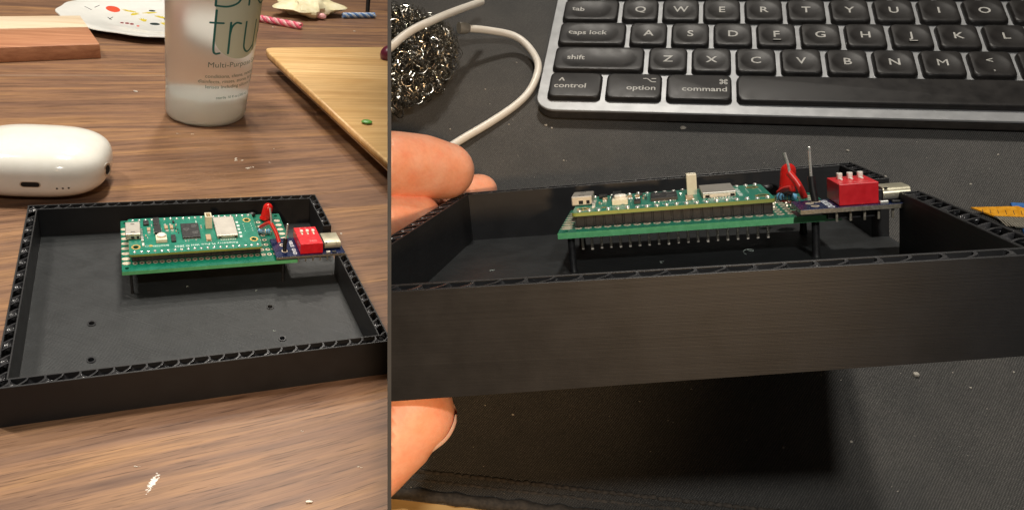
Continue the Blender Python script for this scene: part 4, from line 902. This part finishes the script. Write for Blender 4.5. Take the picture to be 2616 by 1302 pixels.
# white cable
def K(px, py, dz): return on('K', px, py, KZ+dz)
cab = [K(1152, 373, 3), K(1193, 348, 3), K(1254, 312, 2.5), K(1314.5, 271, 2.2), K(1351, 235, 2.5), K(1371, 194, 4), K(1373, 158, 5), K(1347, 117, 6), K(1310, 91, 8), K(1250, 78.5, 12), K(1196, 73, 16)]
e0 = K(1110, 398, 3); o0 = Vector((cab[0].x, cab[0].y, KZ))
cb = thing('white_cable', 'white charging cable looping over the desk mat beside the keyboard', 'cable', 'K', tuple(o0))
MB().tube(curve_pts([p-o0 for p in [K(1080, 415, 3), e0]+cab], 8), 1.75, 14).build('cable', M['cable'], cb, smooth=True)
s2 = [K(930, 175, 34), K(965, 145, 36), K(998, 121, 38), K(1030, 93, 38), K(1063, 72, 38), K(1107, 52, 36), K(1160, 30, 30), K(1230, 5, 20)]
MB().tube(curve_pts([p-o0 for p in s2], 8), 1.75, 14).build('cable', M['cable'], cb, smooth=True)
a = K(1198, 73, 16)-o0; b = K(1172, 72, 18)-o0; MB().tube([a, a+(b-a)*.3, b], [2.0, 2.7, 2.7], 14).build('strain_relief', M['steel'], cb, smooth=True, angle=50)
# flexible display ribbon at the right
Fo = Vector((178, -50, KZ)); fx = thing('display_module', 'blue module with an orange flexible ribbon at the right edge of the mat', 'circuit module', 'K', tuple(Fo)); rl = lambda P: [(x-Fo.x, y-Fo.y) for x, y in P]
MB().prism(rl([(179.5, -43.6), (240, -43.6), (240, -80), (181, -58)]), .1, 1.3).build('blue_board', mottled('blue_board', (.03, .12, .36), (.05, .17, .45), .35, 6), fx, bevel=.15, seg=1)
MB().prism(rl([(165, -47.8), (181.2, -46.2), (192, -51.4), (172.0, -51.6)]), 1.5, 2.1).build('orange_ribbon', mottled('polyimide', (.62, .26, .01), (.80, .38, .03), .25, 5), fx)
MB().prism(rl([(172.0, -51.65), (192, -51.45), (196, -57), (178.6, -56.5)]), 1.4, 2.0).build('contact_strip', mat('dark_strip', (.12, .12, .10), .4), fx)
st1 = MB().prism([(-.26, 0), (.26, 0), (2.86, -4.6), (2.34, -4.6)], 2.02, 2.12).build('contact', M['tin'], fx); st1.location = Vector((172.8-Fo.x, -51.75-Fo.y, 0))*S
for k in range(1, 20): inst(st1, fx, (172.8+k*.92-Fo.x, -51.75-Fo.y, 0))
for k in range(6): MB().box(168.5+k*2.6-Fo.x, 168.7+k*2.6-Fo.x, -50.6-Fo.y, -48.6-Fo.y, 2.11, 2.16).build('trace', M['chip'], fx)
MB().lathe([(1.2, 1.3), (1.2, 2.6), (.6, 2.9)], 12, 1, 1, (186.5-Fo.x, -44.9-Fo.y, 0)).build('white_button', M['white'], fx, smooth=True)
# lint and grit on the mat
mb = MB()
for px, py, r in ((1745, 326, 1.3), (2165, 384, .7), (2262, 452, .7), (2550, 395, .5), (1240, 228, .5), (1150, 330, .4), (1395, 320, .8), (1410, 327, .5), (1300, 318, .4), (2340, 955, 1.1), (2175, 1127, .5), (2001, 1142, .4), (1310, 1058, .5), (2480, 990, .4), (2590, 950, .4), (2300, 480, .4), (2480, 470, .5), (1440, 410, .4), (1320, 160, .4)):
    mb.blob(K(px, py, r*.4), (r, r*.8, r*.6), 6, 4, .6)
for i in range(200):
    px, py = R_.uniform(1010, 2616), R_.choice([R_.uniform(200, 470), R_.uniform(930, 1300)]); r = abs(R_.gauss(.05, .06))+.05; mb.blob(K(px, py, r*.5), (r*1.3, r, r*.7), 5, 3, .6)
lint = mb.build('lint', mat('lint_grey', (.40, .37, .32), .8), None, kind='stuff'); lint.matrix_world = FR['K']; SIDE[lint.name] = 'R'; lint['label'] = 'specks of lint on the black desk mat'
# the case in the hand
case2 = make_case('R', mR, [], 'open black printed case held tilted above the desk mat by its left end')
bd2, q2 = make_board('R', mR, 'green circuit board with red switch block standing in the case above the desk mat', False)
extras('R', bd2, mR, q2)
# hand: finger tips at the left end of the case
def cp(px, py, d): v = W_CV @ Vector(((px-C0[0])/F*d*S, (py-C0[1])/F*d*S, d*S)); return v/S
def finger(mb, pts, n=28, up=Vector((0, 0, 1)), tipk=1.0):
    P = [p for p, a, b in pts]; ra = [a for p, a, b in pts]; rb = [b for p, a, b in pts]
    Q = curve_pts(P, 8); m = len(Q); f = lambda r, t: r[min(int(t), len(r)-1)]+(r[min(int(t)+1, len(r)-1)]-r[min(int(t), len(r)-1)])*(t-int(t))
    vs = []; rows = []
    T = (Q[-1]-Q[-2]).normalized()
    for i, p in enumerate(Q): rows.append((p, (Q[min(i+1, m-1)]-Q[max(i-1, 0)]).normalized(), f(ra, i/8), f(rb, i/8)))
    r0, r1 = ra[-1], rb[-1]
    for k in range(1, 9): a = pi/2*k/9; rows.append((Q[-1]+T*math.sin(a)*r0*1.0*tipk, T, r0*math.cos(a), r1*math.cos(a)))
    for p, t, a_, b_ in rows:
        s_ = t.cross(up).normalized(); w = s_.cross(t).normalized()
        for k in range(n): c = 2*pi*k/n; vs.append(p+s_*a_*math.cos(c)+w*b_*math.sin(c))
    R = len(rows); mb.add(vs, [(i*n+k, i*n+(k+1) % n, (i+1)*n+(k+1) % n, (i+1)*n+k) for i in range(R-1) for k in range(n)]+[tuple(range(n-1, -1, -1)), tuple(range((R-1)*n, R*n))])
hand = MB(); hc = W_CV.to_3x3(); camup = hc @ Vector((0, -1, 0))
finger(hand, [(cp(840, 405, 232), 12, 10.6), (cp(930, 418, 238), 12, 10.3), (cp(1010, 423, 244), 11.5, 10.6), (cp(1080, 428, 250), 11, 10.4), (cp(1135, 436, 255), 10.3, 9.3)], up=camup, tipk=.93)
finger(hand, [(cp(850, 590, 232), 10, 8.6), (cp(930, 568, 238), 10, 8.4), (cp(1000, 556, 243), 9.4, 7.6), (cp(1060, 548, 248), 8, 6.4)], up=camup)
finger(hand, [(cp(1100, 530, 274), 8.5, 7), (cp(1160, 500, 281), 8, 7), (cp(1220, 487, 286), 7.2, 6.0)], up=camup)
finger(hand, [(cp(800, 1262, 150), 11.5, 11), (cp(880, 1196, 152), 11, 10.2), (cp(950, 1134, 153), 10.4, 9.9), (cp(1010, 1080, 153), 9.6, 9.6), (cp(1057, 1046, 153), 8.4, 8.4)], up=camup, tipk=.92)
hd = hand.build('person', M['skin'], None, smooth=True, angle=180)
hd['label'] = 'fingers and thumb of a hand gripping the left end of the held case'; hd['category'] = 'person'; SIDE[hd.name] = 'R'
# thumb nail: a curved shell on the far side of the thumb tip
nm = MB(); ax0, ax1 = cp(1010, 1078, 153), cp(1085, 1022, 153); T = (ax1-ax0).normalized(); s_ = T.cross(camup).normalized(); w = s_.cross(T).normalized(); vw = (hc @ Vector((0, 0, 1)))
rows = 12; cols = 10; vs = []
for i in range(rows+1):
    s = -5.5+11.3*i/rows; ctr = cp(1057, 1046, 153); p = ctr+T*s; r = 8.6*math.sqrt(max(.02, 1-(max(0, s)/7.9)**2))+.12
    for j in range(cols+1):
        c = math.radians(-132+62*j/cols); d_ = (s_*math.cos(c)+w*math.sin(c)); e_ = 1 if 0 < i < rows and 0 < j < cols else .95
        vs.append(p+d_*r*e_+T*(.5 if s > 0 else 0))
nm.add(vs, [(i*(cols+1)+j, i*(cols+1)+j+1, (i+1)*(cols+1)+j+1, (i+1)*(cols+1)+j) for i in range(rows) for j in range(cols)])
nm.build('thumb_nail', M['nail'], hd, smooth=True)

# ================= added panel between the two desks, tall to keep their lamps apart =================
PX0, PX1 = 990.0, 999.5; aC = ((PX0+PX1)/2-C0[0])/F; zf = 11.0; half = (PX1-PX0)/2/F*zf
nC = Vector((1, 0, -aC)).normalized()      # across the panel
def pv(z, y, s): return W_CV @ (Vector((aC*z, y, z))+nC*half*s)
mb = MB(); V8 = [pv(z, y, s)/S for s in (-1, 1) for z, y in ((zf, -150), (zf, 5.5), (32, 13), (125, 44), (150, 44), (150, -150))]
mb.add(V8, [tuple(range(5, -1, -1)), tuple(range(6, 12))]+[(i, (i+1) % 6, (i+1) % 6+6, i+6) for i in range(6)])
pn = mb.build('added_divider', M['panel']); pn['label'] = 'added thin dark upright divider between the wooden table and the desk mat'; pn['category'] = 'panel'
# nothing reaches through the panel: cut what would
bpy.context.view_layer.update()
def rootof(o):
    while o.parent: o = o.parent
    return o
W_N = (W_CV.to_3x3() @ nC).normalized(); pc0 = W_CV @ Vector((0, 0, 0))
for ob in [o for o in scene.objects if o.type == 'MESH' and o is not pn]:
    side = SIDE.get(rootof(ob).name)
    if side is None: continue
    sg = 1 if side == 'L' else -1; mw = ob.matrix_world; pco = pc0-W_N*half*1.15*sg
    bb_ = [(mw @ Vector(c)-pco).dot(W_N)*sg for c in ob.bound_box]
    if max(bb_) <= 0: continue
    if min(bb_) > 0: bpy.data.objects.remove(ob); continue
    inv = mw.inverted(); co = inv @ pco; no = (mw.to_3x3().transposed() @ W_N*sg).normalized()
    bm = bmesh.new(); bm.from_mesh(ob.data)
    g = bmesh.ops.bisect_plane(bm, geom=bm.verts[:]+bm.edges[:]+bm.faces[:], plane_co=co, plane_no=no, clear_outer=True, dist=1e-6)
    if ob.name.split('.')[0] not in ('infill', 'wire_coils'):
        ed_ = [e for e in g['geom_cut'] if isinstance(e, bmesh.types.BMEdge) and e.is_boundary]
        if ed_: bmesh.ops.holes_fill(bm, edges=ed_, sides=0)
    if not bm.faces: bm.free(); bpy.data.objects.remove(ob); continue
    me = ob.data.copy(); bm.to_mesh(me); bm.free(); ob.data = me
